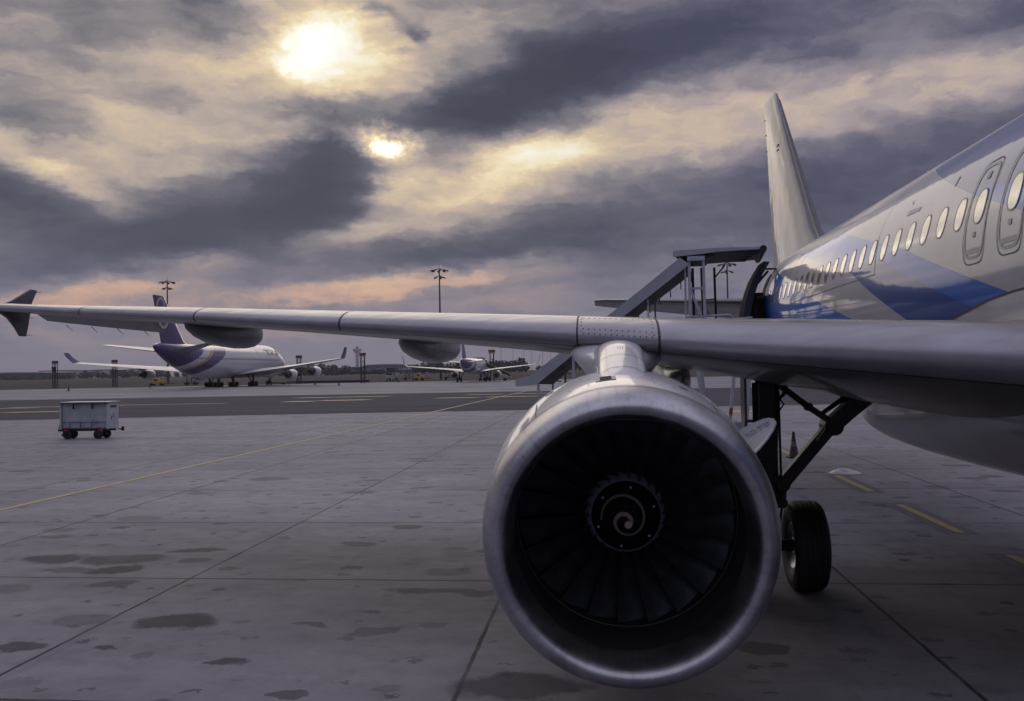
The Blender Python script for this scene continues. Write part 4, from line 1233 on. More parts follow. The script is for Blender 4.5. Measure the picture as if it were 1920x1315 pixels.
# ---- right main landing gear
GX, GS = -3.80, 17.71
def gear(side):
    X = side * 3.80; f = side * -1   # f=+1 on the starboard leg
    b = MB()
    b.tube([(X + .03 * f, GS - .05, 3.0), (X, GS, 1.75), (X, GS, 1.12)], [.155, .15, .145], 20)
    b.tube([(X, GS, 1.14), (X, GS, 1.08)], [.17, .17], 20)
    b.tube([(X, GS, 1.12), (X, GS, .62)], .085, 16)
    b.tube([(X, GS, 1.5), (X, GS, 1.42)], .185, 20)
    b.box((X - .01, GS - .17, 2.2), (.2, .12, 1.0))
    b.tube([(X - .16, GS - .1, 2.7), (X - .15, GS - .08, 1.2)], .022, 8); b.tube([(X + .15, GS - .12, 2.6), (X + .165, GS - .1, 1.1), (X + .1, GS - .1, .7)], .016, 8)
    lg = b.build('landing_gear', M_GEAR, plane, auto=50)
    WORLD[lg.name] = Vector((0, S0, 0))
    def lp(b, name, m, **k):
        o = b.build(name, m, None, **k); reparent(o, lg); return o
    b = MB(); b.tube([(X - .62, GS, .585), (X + .62, GS, .585)], .075, 14); b.box((X, GS, .6), (.26, .28, .3)); lp(b, 'axle', M_GEAR)
    # side stay: two folding members with a knuckle
    kn = Vector((X + f * .82, GS - .05, 2.13)); lo = Vector((X + f * .19, GS - .02, 1.38)); hi = Vector((X + f * 1.42, GS - .1, 2.70))
    b = MB(); b.beam(lo, kn, .17, .15); b.beam(kn, hi, .26, .2)
    b.tube([kn + Vector((0, -.16, 0)), kn + Vector((0, .16, 0))], .12, 14); b.tube([lo + Vector((0, -.1, 0)), lo + Vector((0, .1, 0))], .09, 12)
    b.beam(Vector((X, GS, 1.42)), lo, .1, .16)
    b.beam(lo, lo + Vector((-f * .02, -.02, -.24)), .1, .1); b.tube([lo + Vector((-f * .02, -.1, -.24)), lo + Vector((-f * .02, .1, -.24))], .07, 10)
    b.beam(kn + Vector((f * .2, -.13, .1)), hi + Vector((f * .05, -.13, -.1)), .05, .05)
    lp(b, 'side_stay', M_GEAR, auto=40)
    b = MB(); a0 = Vector((X + f * .14, GS - .15, 2.68)); md = Vector((X + f * .52, GS - .12, 2.38)); up = Vector((X + f * 1.24, GS - .1, 2.62))
    b.beam(a0, md, .06, .075); b.beam(md, kn + Vector((-f * .03, -.1, .06)), .085, .08)
    b.tube([md + Vector((0, -.06, 0)), md + Vector((0, .06, 0))], .055, 10)
    m2 = Vector((X + f * .74, GS - .12, 2.36))
    b.tube([Vector((X + f * .70, GS - .12, 2.30)), m2 + Vector((f * .22, 0, .12)), up], [.028, .034, .04], 8)
    b.tube([m2 + Vector((f * .2, 0, .11)), m2 + Vector((f * .34, 0, .17))], .05, 8)
    b.tube([a0 + Vector((f * .1, -.03, -.02)), a0 + Vector((f * .06, -.03, -.14)), a0 + Vector((-f * .02, -.03, -.2))], .025, 8)
    b.tube([(X + f * .14, GS - .2, 2.5), (X + f * .2, GS - .2, 2.42), (X + f * .14, GS - .2, 2.34)], .012, 6)
    lp(b, 'lock_link', M_GEAR)
    b = MB(); b.tube([kn + Vector((-f * .1, -.14, -.02)), kn + Vector((-f * .22, -.13, -.18))], .012, 6); lp(b, 'grease_line', M_GEARL)
    # torque links behind the leg
    b = MB(); b.beam((X, GS + .15, 1.15), (X, GS + .42, .9), .16, .05); b.beam((X, GS + .42, .9), (X, GS + .12, .66), .14, .05); lp(b, 'torque_link', M_GEAR)
    # leg door, seen almost edge on
    b = MB()
    dx = X - f * .27
    poly = [(17.45, 2.95), (17.80, 2.95), (17.80, 2.3), (17.72, 1.9), (17.6, 1.6), (17.52, 1.75), (17.48, 2.1)]
    b.prism(poly, 'X', dx - .03, dx + .0)
    lp(b, 'leg_door', M_FAIR, smooth=False, bevel=.008)
    b = MB(); b.beam((dx, GS - .05, 2.2), (X, GS, 2.2), .04, .04); b.beam((dx, GS - .05, 1.7), (X, GS, 1.7), .04, .04); lp(b, 'door_link', M_GEARL)
    for wx in (-.465, .465):
        b = MB(); c = (X + wx, GS, .578); R_ = .578
        prof = [(-.155, .30), (-.19, .34), (-.212, .42), (-.214, .48), (-.195, .535), (-.16, .565), (-.10, .576), (-.092, .570), (-.085, .576), (-.03, .5785), (-.024, .572), (-.018, .5785),
                (.018, .5785), (.024, .572), (.03, .5785), (.085, .576), (.092, .570), (.10, .576), (.16, .565), (.195, .535), (.214, .48), (.212, .42), (.19, .34), (.155, .30)]
        b.lathe(prof, c, 'X', 72)
        b.v = [(p[0] + (wx > 0 and 0 or 0), p[1], max(p[2], .0)) for p in b.v]
        w = lp(b, 'wheel', M_TYRE, auto=28)
        b = MB(); b.lathe([(-.15, .305), (-.17, .29), (-.12, .26), (-.08, .16), (-.10, .12), (-.15, .11), (-.16, .001)], c, 'X', 40)
        b.lathe([(.15, .305), (.17, .29), (.10, .26), (.06, .14), (.1, .001)], c, 'X', 40)
        for k in range(9):
            a = 2 * pi * k / 9
            b.tube([(c[0] - .115, c[1] + .2 * cos(a), c[2] + .2 * sin(a)), (c[0] - .07, c[1] + .2 * cos(a), c[2] + .2 * sin(a))], .028, 8)
        o = b.build('wheel_hub', M_GEARL, None, auto=40); reparent(o, lg)
gear(-1); gear(1)
# nose gear (behind the camera's right shoulder)
b = MB(); b.tube([(0, 5.0, 2.3), (0, 5.07, .4)], .08, 14); b.tube([(-.3, 5.07, .38), (.3, 5.07, .38)], .05, 12)
ng = b.build('nose_gear', M_GEAR, plane); WORLD[ng.name] = Vector((0, S0, 0))
for wx in (-.25, .25):
    b = MB(); b.lathe([(-.09, .2), (-.11, .3), (-.08, .37), (0, .385), (.08, .37), (.11, .3), (.09, .2), (.05, .05), (-.05, .05), (-.09, .2)], (wx, 5.07, .385), 'X', 32)
    o = b.build('nose_wheel', M_TYRE, None); reparent(o, ng)
# wheel bay edge below the belly
b = MB(); rings = []
for i in range(2):
    pass

# red safety tag on its wire stand beside the leg
t = thing('warning_tag', 'small red tag on a bent black wire stand beside the landing gear leg', 'warning tag', (-3.45, 20.6, 0))
b = MB(); X0, Y0 = -3.45, 20.6
b.tube([(X0, Y0, 0), (X0, Y0, 1.72), (X0 + .0, Y0, 2.0)], .012, 8)
b.tube([(X0, Y0, 1.4), (X0 + .16, Y0, 1.52), (X0 + .18, Y0, 1.66), (X0 + .02, Y0, 1.72), (X0 - .18, Y0, 1.78), (X0 - .2, Y0, 1.62)], .012, 6)
b.box((X0, Y0, .015), (.3, .3, .03))
b.build('wire_stand', M_GEAR, t)
b = MB(); b.lathe([(-.14, .055), (-.1, .05), (.2, .006)], (X0, Y0, 1.85), 'Z', 12); b.build('red_tag', mat('red_tag', (.35, .03, .035), .5), t)

# ---- traffic cone and white cover on the stand line
M_CONE = mat('cone_plastic', (.12, .06, .055), .6, var=.3, vs=12)
M_CONEB = mat('cone_base_rubber', (.02, .02, .022), .7)
def cone(name, label, loc, h=.8, group=None):
    t = thing(name, label, 'traffic cone', loc, group)
    x, y, z = loc
    b = MB(); b.lathe([(.035, h * .20), (.06, h * .185), (h * .34, h * .135), (h * .55, h * .098), (h * .97, h * .05), (h, h * .04), (h, .001)], (x, y, z), 'Z', 28)
    b.build('cone_body', M_CONE, t)
    b = MB(); w = h * .52
    b.box((x, y, .018), (w, w, .036)); b.build('cone_base', M_CONEB, t, smooth=False, bevel=.01)
    b = MB(); b.lathe([(h * .44, h * .122), (h * .62, h * .093)], (x, y, z), 'Z', 28); b.build('cone_band', mat('cone_band', (.2, .19, .2), .45) if 'cone_band' not in bpy.data.materials else bpy.data.materials['cone_band'], t)
    return t
cone('traffic_cone', 'tall dark orange traffic cone standing on the yellow dashed line behind the engine', (.02, 34.4, 0), .82)
t = thing('ground_cover', 'low white domed cover lying at the end of a yellow dash', 'ground cover', (.46, 30.2, 0))
b = MB(); b.lathe([(0, .40), (.02, .39), (.05, .30), (.07, .24), (.09, .19), (.12, .17), (.135, .10), (.12, .001)], (.46, 30.2, 0.004), 'Z', 32)
b.v = [(p[0], 30.2 + (p[1] - 30.2) * .9, p[2] + (.02 * sin(9 * p[0]) if p[2] > .05 else 0)) for p in b.v]
b.build('dome', mat('white_plastic', (.72, .70, .70), .5, var=.15, vs=8), t)
b = MB(); b.lathe([(0, .44), (.008, .44), (.01, .38)], (.46, 30.2, 0.004), 'Z', 32); b.build('rim', M_SILL, t)

# ============================================================ covered passenger stairs
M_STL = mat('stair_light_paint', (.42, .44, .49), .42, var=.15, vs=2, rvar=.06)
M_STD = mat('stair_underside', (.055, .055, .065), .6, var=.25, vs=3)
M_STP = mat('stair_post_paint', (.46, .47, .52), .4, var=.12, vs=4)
M_RUB = mat('black_rubber_bumper', (.012, .012, .013), .6)
M_STEP = mat('step_tread', (.12, .12, .13), .55, var=.2, vs=8)
st = thing('passenger_stairs', 'canopied white passenger stairs parked at the rear door of the foreground airliner', 'passenger stairs', (-4.5, 29, 0))
YN, YF = 28.0, 30.2
up = [(-8.11, 2.69), (-7.76, 2.76), (-7.01, 3.31), (-5.75, 4.25), (-4.82, 4.96), (-3.96, 5.64)]
lo = [(-8.12, 2.50), (-7.60, 2.53), (-6.66, 3.27), (-5.36, 4.22), (-4.40, 4.95), (-3.72, 5.47)]
b = MB()
for i in range(5):   # the sloping roof: near fascia light, underside dark
    a0, a1, c0, c1 = up[i], up[i + 1], lo[i], lo[i + 1]
    for y0, y1 in ((YN, YN + .05), (YF - .05, YF)):
        b.add([(a0[0], y0, a0[1]), (a1[0], y0, a1[1]), (c1[0], y0, c1[1]), (c0[0], y0, c0[1]), (a0[0], y1, a0[1]), (a1[0], y1, a1[1]), (c1[0], y1, c1[1]), (c0[0], y1, c0[1])],
              [(0, 1, 2, 3), (7, 6, 5, 4), (0, 4, 5, 1), (3, 2, 6, 7)] + ([(0, 3, 7, 4)] if i == 0 else []))
split_build(b, 'canopy_side', M_STL, st, smooth=False)
b = MB()
for i in range(5):
    a0, a1, c0, c1 = up[i], up[i + 1], lo[i], lo[i + 1]
    # roof skin a little under the fascia's top edge
    b.add([(a0[0] + .02, YN + .05, a0[1] - .02), (a1[0] + .02, YN + .05, a1[1] - .02), (a1[0] + .02, YF - .05, a1[1] - .02), (a0[0] + .02, YF - .05, a0[1] - .02),
           (a0[0] + .06, YN + .05, a0[1] - .07), (a1[0] + .06, YN + .05, a1[1] - .07), (a1[0] + .06, YF - .05, a1[1] - .07), (a0[0] + .06, YF - .05, a0[1] - .07)],
          [(0, 1, 2, 3), (7, 6, 5, 4), (0, 4, 5, 1), (3, 2, 6, 7)])
for i in range(14):   # ribs
    t_ = i / 13; x = lerp(-7.5, -3.9, t_); z = lerp(2.78, 5.45, t_)
    b.beam((x + .24, YN + .06, z - .12), (x + .42, YF - .06, z - .20), .03, .03)
nl = [(-7.60, 2.53), (-6.66, 3.27), (-5.36, 4.22), (-4.40, 4.95), (-3.72, 5.47)]
fl_ = [(-7.30, 2.50), (-6.42, 3.24), (-4.96, 4.31), (-4.16, 4.93), (-3.45, 5.46)]
for i in range(4):   # panelled soffit hung under the roof
    A, B_, C_, D_ = nl[i], nl[i + 1], fl_[i + 1], fl_[i]
    b.add([(A[0], YN + .05, A[1] + .02), (B_[0], YN + .05, B_[1] + .02), (C_[0], YF + .1, C_[1]), (D_[0], YF + .1, D_[1]), (A[0] - .05, YN + .05, A[1] + .08), (B_[0] - .05, YN + .05, B_[1] + .08), (C_[0] - .3, YF + .1, C_[1] + .4), (D_[0] - .3, YF + .1, D_[1] + .4)],
          [(0, 1, 2, 3), (7, 6, 5, 4), (2, 3, 7, 6)] + ([(0, 3, 7, 4)] if i == 0 else []))
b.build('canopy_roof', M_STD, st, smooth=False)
# platform canopy
b = MB()
top = [(-4.13, 5.81), (-3.39, 5.845), (-3.03, 5.86), (-1.89, 5.85)]
bot = [(-4.13, 5.665), (-3.39, 5.72), (-3.03, 5.76), (-1.89, 5.80)]
for i in range(3):
    a0, a1, c0, c1 = top[i], top[i + 1], bot[i], bot[i + 1]
    b.add([(a0[0], YN - .02, a0[1]), (a1[0], YN - .02, a1[1]), (c1[0], YN - .02, c1[1]), (c0[0], YN - .02, c0[1]), (a0[0], YN + .05, a0[1]), (a1[0], YN + .05, a1[1]), (c1[0], YN + .05, c1[1]), (c0[0], YN + .05, c0[1])],
          [(0, 1, 2, 3), (7, 6, 5, 4), (0, 4, 5, 1), (3, 2, 6, 7), (0, 3, 7, 4)])
b.box((-3.56, YN + .0, 5.61), (.42, .06, .11))
split_build(b, 'platform_canopy_side', M_STL, st, smooth=False)
b = MB()
b.add([(-4.13, YN + .05, 5.79), (-1.89, YN + .05, 5.84), (-1.62, YF + .1, 5.86), (-3.6, YF + .1, 5.80), (-4.1, YN + .05, 5.70), (-1.89, YN + .05, 5.79), (-1.62, YF + .1, 5.80), (-3.6, YF + .1, 5.70)],
      [(0, 1, 2, 3), (7, 6, 5, 4), (0, 4, 5, 1), (1, 5, 6, 2), (2, 6, 7, 3), (3, 7, 4, 0)])
for i in range(5):
    y = lerp(YN + .3, YF, i / 4); b.box((-2.75, y, 5.765), (1.5, .04, .03))
b.box((-3.35, YN + 1.1, 5.68), (.5, 1.9, .08))
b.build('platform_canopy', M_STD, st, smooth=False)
b = MB(); b.tube([(-1.93, YN - .05, 5.80), (-1.66, YF + .12, 5.80)], .085, 14); b.build('canopy_bumper', M_RUB, st)
def post(b, p, q, w=.075): b.beam(p, q, w, w)
b = MB()
post(b, (-3.72, YN + .05, 3.2), (-3.73, YN + .05, 5.62), .065); post(b, (-3.35, YN + .05, 3.2), (-3.38, YN + .05, 5.58), .065)
split_build(b, 'canopy_post', M_STP, st, smooth=False)
b = MB(); post(b, (-3.83, YN + .12, 3.2), (-3.82, YN + .12, 5.5), .045); split_build(b, 'canopy_post', M_STP, st, smooth=False)
b = MB()
post(b, (-3.42, YF - .1, 3.2), (-3.44, YF - .1, 5.6), .07); post(b, (-3.16, YF - .1, 3.2), (-3.2, YF - .1, 5.6), .07); post(b, (-2.83, YF - .1, 3.2), (-2.86, YF - .1, 5.6), .06)
post(b, (-2.83, YF - .1, 5.35), (-2.6, YF - .1, 5.62), .04); post(b, (-3.38, YN + .06, 5.42), (-3.16, YN + .06, 5.66), .04)
split_build(b, 'rear_canopy_post', M_STD, st, smooth=False)
b = MB()
post(b, (-3.73, YN + .06, 4.86), (-3.36, YN + .06, 4.88), .055); post(b, (-3.70, YN + .06, 4.84), (-3.40, YN + .06, 4.02), .055)
post(b, (-3.42, YF - .1, 5.05), (-3.17, YF - .1, 5.05), .04); post(b, (-3.17, YF - .1, 4.72), (-2.84, YF - .1, 4.74), .05); post(b, (-3.16, YF - .1, 4.6), (-3.0, YF - .1, 4.3), .045)
split_build(b, 'cross_brace', M_STP, st, smooth=False)
b = MB()
for (p, q, w) in [((-4.74, YN + .1, 2.9), (-4.76, YN + .1, 4.62), .045), ((-4.45, YF - .1, 3), (-4.47, YF - .1, 4.75), .045), ((-6.65, YN + .1, 1.0), (-6.65, YN + .1, 3.2), .07), ((-7.53, YN + .1, .5), (-7.55, YN + .1, 2.54), .06),
                  ((-6.95, YF - .1, .8), (-6.95, YF - .1, 2.9), .06), ((-7.3, YF - .1, .5), (-7.3, YF - .1, 2.6), .05)]:
    post(b, p, q, w)
split_build(b, 'canopy_post', M_STP, st, smooth=False)
# platform, flight of steps, rails
b = MB(); b.box((-2.95, (YN + YF) / 2, 3.30), (1.7, YF - YN - .3, .12)); b.box((-2.95, YN + .14, 3.2), (1.8, .08, .25)); b.box((-2.95, YF - .14, 3.2), (1.8, .08, .25))
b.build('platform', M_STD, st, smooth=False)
b = MB()
for y in (YN + .16, YF - .16):
    b.beam((-8.35, y, .35), (-3.8, y, 3.15), .08, .3)
split_build(b, 'stringer', M_STL, st, smooth=False)
b = MB()
for i in range(17):
    t_ = (i + .5) / 17; b.box((lerp(-8.35, -3.8, t_), (YN + YF) / 2, lerp(.42, 3.28, t_)), (.29, YF - YN - .4, .04))
b.build('steps', M_STEP, st, smooth=False)
b = MB()
for y in (YN + .16, YF - .16):
    b.tube([(-8.3, y, 1.35), (-3.8, y, 4.02), (-2.2, y, 4.12)], .025, 8); b.tube([(-8.3, y, .9), (-3.8, y, 3.7), (-2.2, y, 3.7)], .018, 8)
    for i in range(10):
        x = lerp(-8.3, -3.8, i / 9); z = lerp(.35, 3.15, i / 9); b.tube([(x, y, z), (x, y, z + .95)], .018, 6)
for x in (-3.4, -3.0, -2.6):
    b.tube([(x, YN + .16, 3.3), (x, YN + .16, 4.12)], .02, 6)
b.tube([(-3.85, YN + .1, 4.16), (-2.75, YN + .1, 4.19), (-2.66, YN + .1, 4.12), (-2.64, YN + .1, 3.4)], .03, 8)
b.tube([(-4.95, YN + .2, 4.06), (-3.9, YN + .2, 4.15)], .025, 8)
b.build('handrail', M_STP, st)
# splayed jacks under the platform, one with a red band
b = MB()
b.beam((-3.70, 26.9, 2.85), (-3.33, 26.7, .05), .07, .07); b.beam((-3.58, 27.2, 2.85), (-3.45, 27.2, 1.2), .09, .09)
split_build(b, 'jack_leg', M_STP, st, smooth=False)
b = MB(); b.beam((-2.93, 26.2, 3.0), (-3.28, 26.0, .05), .065, .065); b.beam((-2.72, 26.3, 3.0), (-2.66, 26.3, 1.9), .07, .1); b.beam((-2.62, 26.2, 3.0), (-2.86, 26.0, .3), .11, .06); split_build(b, 'jack_leg', M_STP, st, smooth=False)
b = MB(); b.beam((-3.052, 26.11, 1.97), (-3.072, 26.09, 1.84), .072, .072); b.build('red_band', bpy.data.materials['red_tag'], st, smooth=False)
# chassis
b = MB(); b.box((-5.6, 29.1, .62), (5.6, 1.5, .22)); b.box((-3.1, 29.1, 1.1), (1.3, 1.2, .8)); 
b.beam((-5.2, 28.6, .7), (-4.3, 28.6, 2.9), .12, .12); b.beam((-5.2, 29.6, .7), (-4.3, 29.6, 2.9), .12, .12)
b.build('chassis', M_STL, st, smooth=False)
for x in (-7.4, -3.4):
    for y in (28.35, 29.85):
        b = MB(); b.lathe([(-.11, .15), (-.12, .3), (-.08, .37), (.08, .37), (.12, .3), (.11, .15), (0, .02)], (x, y, .37), 'Y', 24); b.build('wheel', M_TYRE, st)

# ============================================================ baggage trolley
M_TRL = mat('trolley_panel', (.40, .42, .46), .48, var=.28, vs=2.2, rvar=.08)
M_TRLW = mat('trolley_white_panel', (.48, .49, .53), .45, var=.15, vs=3)
M_RED = mat('red_reflector', (.55, .05, .06), .4)
tr = thing('baggage_trolley', 'boxy grey baggage trolley with a white end panel standing alone on the apron', 'baggage trolley', (-30.3, 45.8, 0))
x0, x1, y0, y1, z0, z1 = -31.55, -29.22, 45.0, 45.95, .46, 1.72
b = MB(); b.box(((x0 + x1) / 2, (y0 + y1) / 2 + .02, (z0 + z1) / 2 + .01), (x1 - x0 - .1, y1 - y0 - .1, z1 - z0 - .06)); b.build('box_body', M_TRL, tr, smooth=False, bevel=.015)
b = MB(); b.box(((x0 + x1) / 2 + .03, (y0 + y1) / 2, z1 + .02), (x1 - x0 + .1, y1 - y0 + .06, .045)); b.build('roof', M_TRLW, tr, smooth=False, bevel=.01)
b = MB(); b.box(((x0 + x1) / 2 + .03, y0 - .02, z1 - .03), (x1 - x0 + .1, .05, .05)); b.build('roof_rail', M_SEAL, tr, smooth=False)
b = MB(); b.box((x1 + .0, (y0 + y1) / 2, (z0 + z1) / 2), (.05, y1 - y0 + .02, z1 - z0)); b.build('end_panel', M_TRLW, tr, smooth=False, bevel=.01)
b = MB(); b.box((x0 - .0, (y0 + y1) / 2, (z0 + z1) / 2), (.07, y1 - y0 + .04, z1 - z0)); b.build('end_panel', M_TRLW, tr, smooth=False, bevel=.01)
b = MB(); b.box(((x0 + x1) / 2, y0 + .0, .80), (x1 - x0 - .16, .03, .03)); b.box(((x0 + x1) / 2, y0 + .0, .53), (x1 - x0 - .16, .03, .025))
for x in (-31.1, -30.55, -30.0): b.box((x, y0, .66), (.015, .03, .24))
b.build('panel_gap', M_SEAL, tr, smooth=False)
for x in (-30.88, -29.93):
    b = MB(); b.box((x, y0 - .03, 1.56), (.055, .05, .26)); b.build('latch_strap', M_DARK, tr, smooth=False)
tm = mat('lettering_dark', (.05, .055, .07), .5)
b = MB(); b.box((x1 + .03, 45.5, 1.52), (.004, .5, .10)); b.box((x1 + .03, 45.5, 1.1), (.004, .05, .24), rx=R(12)); b.box((x1 + .03, 45.35, 1.0), (.004, .06, .18), rx=R(-30)); split_build(b, 'stencil_mark', tm, tr, smooth=False)
b = MB(); b.box(((x0 + x1) / 2, (y0 + y1) / 2, .42), (x1 - x0 - .1, .8, .08)); b.box((-31.6, 45.2, .41), (.35, .1, .09)); b.box((-29.1, 45.2, .44), (.35, .1, .09))
b.beam((-31.7, 45.5, .42), (-31.75, 45.5, .16), .05, .05); b.beam((-31.8, 45.5, .16), (-31.3, 45.5, .16), .09, .09); b.beam((-29.0, 45.6, .44), (-28.75, 45.6, .42), .08, .06); b.beam((-28.78, 45.6, .55), (-28.78, 45.6, .35), .12, .05)
b.beam((-31.68, 45.05, .40), (-31.6, 45.05, .75), .03, .03)
b.build('tow_frame', M_GEAR, tr, smooth=False)
for x in (-31.25, -29.52):
    b = MB(); b.box((x, y0 - .02, .43), (.16, .03, .04 if x < -30 else .07)); b.build('reflector', M_RED, tr, smooth=False)
for x, y in ((-31.26, 45.1), (-31.38, 45.75), (-29.72, 45.1), (-29.72, 45.8)):
    b = MB(); b.lathe([(-.07, .06), (-.08, .16), (-.06, .21), (0, .215), (.06, .21), (.08, .16), (.07, .06), (.03, .02)], (x, y, .215), 'Y', 24); b.build('wheel', M_TYRE, tr)
    

# ============================================================ distant airliners
def airliner_far(P, root):
    ox, oy = P['loc']; L = P['ref']
    def W(lx, s, z): return (ox + lx, oy - (s - L), z)
    F = P['fus']
    b = MB(); rings = []
    smax = F[-1][0]; n = 56
    for i in range(n + 1):
        s = smax * i / n
        a, zt, zb = spl(F, s); c, h = (zt + zb) / 2, (zt - zb) / 2
        ring = []
        for k in range(32):
            t = 2 * pi * k / 32
            x, z = a * cos(t), c + h * sin(t)
            if P.get('egg') and z > c + .1 * h:
                x *= 1 - P['egg'](s) * ((z - c) / h) ** 2 * .55
            ring.append(W(x, s, z))
        rings.append(ring)
    b.loft(rings); b.build('fuselage', P['m_fus'], root, auto=60)
    for sd in (-1, 1):
        b = MB(); rings = []
        for (x, le, te, z, t) in P['wing']:
            c = te - le; us = [0, .02, .08, .2, .4, .7, 1]
            ring = [W(sd * x, le + u * c, z + naca(u, t) * c - u * c * P.get('twist', .02)) for u in reversed(us)] + [W(sd * x, le + u * c, z - naca(u, t) * c - u * c * P.get('twist', .02)) for u in us[1:]]
            rings.append(ring)
        b.loft(rings); b.build('wing', P['m_wing'], root, auto=40)
        b = MB(); rings = []
        for (x, le, te, z, t) in P['stab']:
            c = te - le; us = [0, .02, .1, .3, .6, 1]
            ring = [W(sd * x, le + u * c, z + naca(u, t) * c) for u in reversed(us)] + [W(sd * x, le + u * c, z - naca(u, t) * c) for u in us[1:]]
            rings.append(ring)
        b.loft(rings); b.build('stabilizer', P['m_wing'], root, auto=40)
        b = MB(); x, w = P['tip_x'], P['winglet']
        rings = []
        for (dx, le, te, z) in w:
            rings.append([W(sd * (x + dx), le, z), W(sd * (x + dx) + .08, (le + te) / 2, z), W(sd * (x + dx), te, z), W(sd * (x + dx) - .08, (le + te) / 2, z)])
        b.loft(rings); b.build('winglet', P['m_wlt'], root, auto=30)
        for (ex, es, ez, r) in P['eng']:
            c = W(sd * ex, es, ez)
            b = MB(); b.lathe([(0, r * .86), (-.1 * r, r * .95), (-.6 * r, r), (-1.9 * r, r * .98), (-2.6 * r, r * .86), (-2.6 * r, r * .55)], c, seg=28)
            b.lathe([(0, r * .86), (-.5 * r, r * .8), (-.55 * r, .01)], c, seg=28)
            e = b.build('engine', P['m_nac'], root, origin=c, auto=50)
            WORLD[e.name] = Vector(c)
            b = MB(); b.lathe([(-2.55 * r, r * .62), (-3.3 * r, r * .5), (-3.9 * r, r * .38), (-3.9 * r, r * .3), (-4.6 * r, .03)], c, seg=24)
            b.lathe([(-2.5 * r, r * .84), (-2.52 * r, r * .5)], c, seg=24)
            o = b.build('exhaust_nozzle', M_DNOZ, None, auto=50); reparent(o, e)
            b = MB(); zt = ez + r * P.get('pyl', 1.5)
            b.add([W(sd * ex - .18, es + .8 * r, ez + r * .9), W(sd * ex + .18, es + .8 * r, ez + r * .9), W(sd * ex + .18, es + 4.6 * r, zt), W(sd * ex - .18, es + 4.6 * r, zt), W(sd * ex - .18, es + 4.4 * r, ez + r * .7), W(sd * ex + .18, es + 4.4 * r, ez + r * .7), W(sd * ex + .18, es + 2.2 * r, ez + r * .6), W(sd * ex - .18, es + 2.2 * r, ez + r * .6)],
                  [(0, 1, 2, 3), (2, 3, 4, 5), (4, 5, 6, 7), (7, 6, 1, 0), (0, 3, 4, 7), (1, 2, 5, 6)])
            b.build('pylon', P['m_nac'], root, smooth=False)
    b = MB(); rings = []
    for (z, le, te, t) in P['fin']:
        c = te - le; us = [0, .03, .15, .4, .7, 1]
        rings.append([W(naca(u, t) * c, le + u * c, z) for u in reversed(us)] + [W(-naca(u, t) * c, le + u * c, z) for u in us[1:]])
    b.loft(rings); b.build('tail_fin', P['m_fin'], root, auto=40)
    for (gx, gs, gz, wr, wheels) in P['gear']:
        b = MB(); b.tube([W(gx, gs, gz), W(gx, gs, wr)], .24 if wr > .6 else .15, 10)
        b.beam(W(gx, gs, wr), W(gx * .62 if gx else .4, gs - (.3 if gx else 1.6), gz), .18, .18)
        xs = [w[0] for w in wheels]; 
        for s_ in sorted(set(w[1] for w in wheels)): b.tube([W(gx + min(xs), gs + s_, wr), W(gx + max(xs), gs + s_, wr)], .12, 8)
        if len(wheels) > 2: b.beam(W(gx, gs - .75, wr), W(gx, gs + .75, wr), .2, .2)
        g = b.build('landing_gear', M_GEAR, root); 
        WORLD[g.name] = Vector(WORLD[root.name])
        for (wx, ws) in wheels:
            b = MB(); hw = wr * .36
            b.lathe([(-hw, wr * .5), (-hw, wr * .88), (-hw * .6, wr), (hw * .6, wr), (hw, wr * .88), (hw, wr * .5), (hw * .4, .05), (-hw * .4, .05), (-hw, wr * .5)], W(gx + wx, gs + ws, wr), 'X', 20)
            o = b.build('wheel', M_TYRE, None, auto=40); reparent(o, g)
M_DNOZ = mat('exhaust_dark_metal', (.06, .06, .065), .4, metal=.6, var=.3, vs=3)
M_FWHITE = mat('distant_white_paint', (.60, .60, .63), .35, coat=.5, var=.06, vs=.5)
M_FWING = mat('distant_wing_grey', (.34, .34, .37), .4, coat=.3)
PURP = (.060, .030, .155); GOLD = (.42, .31, .14); MAG = (.20, .05, .15)
def swoosh(zb, zt, t0, t1, t2, t3, g, ref, win, egx=0):
    def ex(n, tc, c, b):
        x, y, z = n.sep(tc.outputs['Object'])[0:3]
        s = n.m('SUBTRACT', ref, y)
        zr = n.m('SUBTRACT', 1.0, n.mr(z, zb, zt))
        t = n.m('SUBTRACT', s, n.m('MULTIPLY', n.m('POWER', zr, 1.5), g))
        col = n.mix(n.m('GREATER_THAN', t, t0), (.60, .60, .63, 1), PURP + (1,))
        col = n.mix(n.m('GREATER_THAN', t, t1), col, GOLD + (1,))
        col = n.mix(n.m('GREATER_THAN', t, t2), col, (.58, .58, .61, 1))
        col = n.mix(n.m('GREATER_THAN', t, t3), col, PURP + (1,))
        for (wz, s0, s1, pit) in win:   # rows of cabin windows
            f = n.m('LESS_THAN', n.m('ABSOLUTE', n.m('SUBTRACT', n.m('FRACT', n.m('DIVIDE', s, pit)), .5)), .28)
            r = n.m('LESS_THAN', n.m('ABSOLUTE', n.m('SUBTRACT', z, wz)), .19)
            k = n.m('MULTIPLY', n.m('MULTIPLY', f, r), n.m('MULTIPLY', n.m('GREATER_THAN', s, s0), n.m('LESS_THAN', s, s1)))
            col = n.mix(k, col, (.06, .065, .09, 1))
        return col
    return ex
M_J_FUS = mat('jumbo_livery', (.6, .6, .63), .32, coat=.6, extra=swoosh(2.0, 9.8, 39.5, 45.8, 47.6, 51.0, 19.0, 33.0, [(6.6, 9, 58, 1.0), (9.3, 9, 17, 1.0)]))
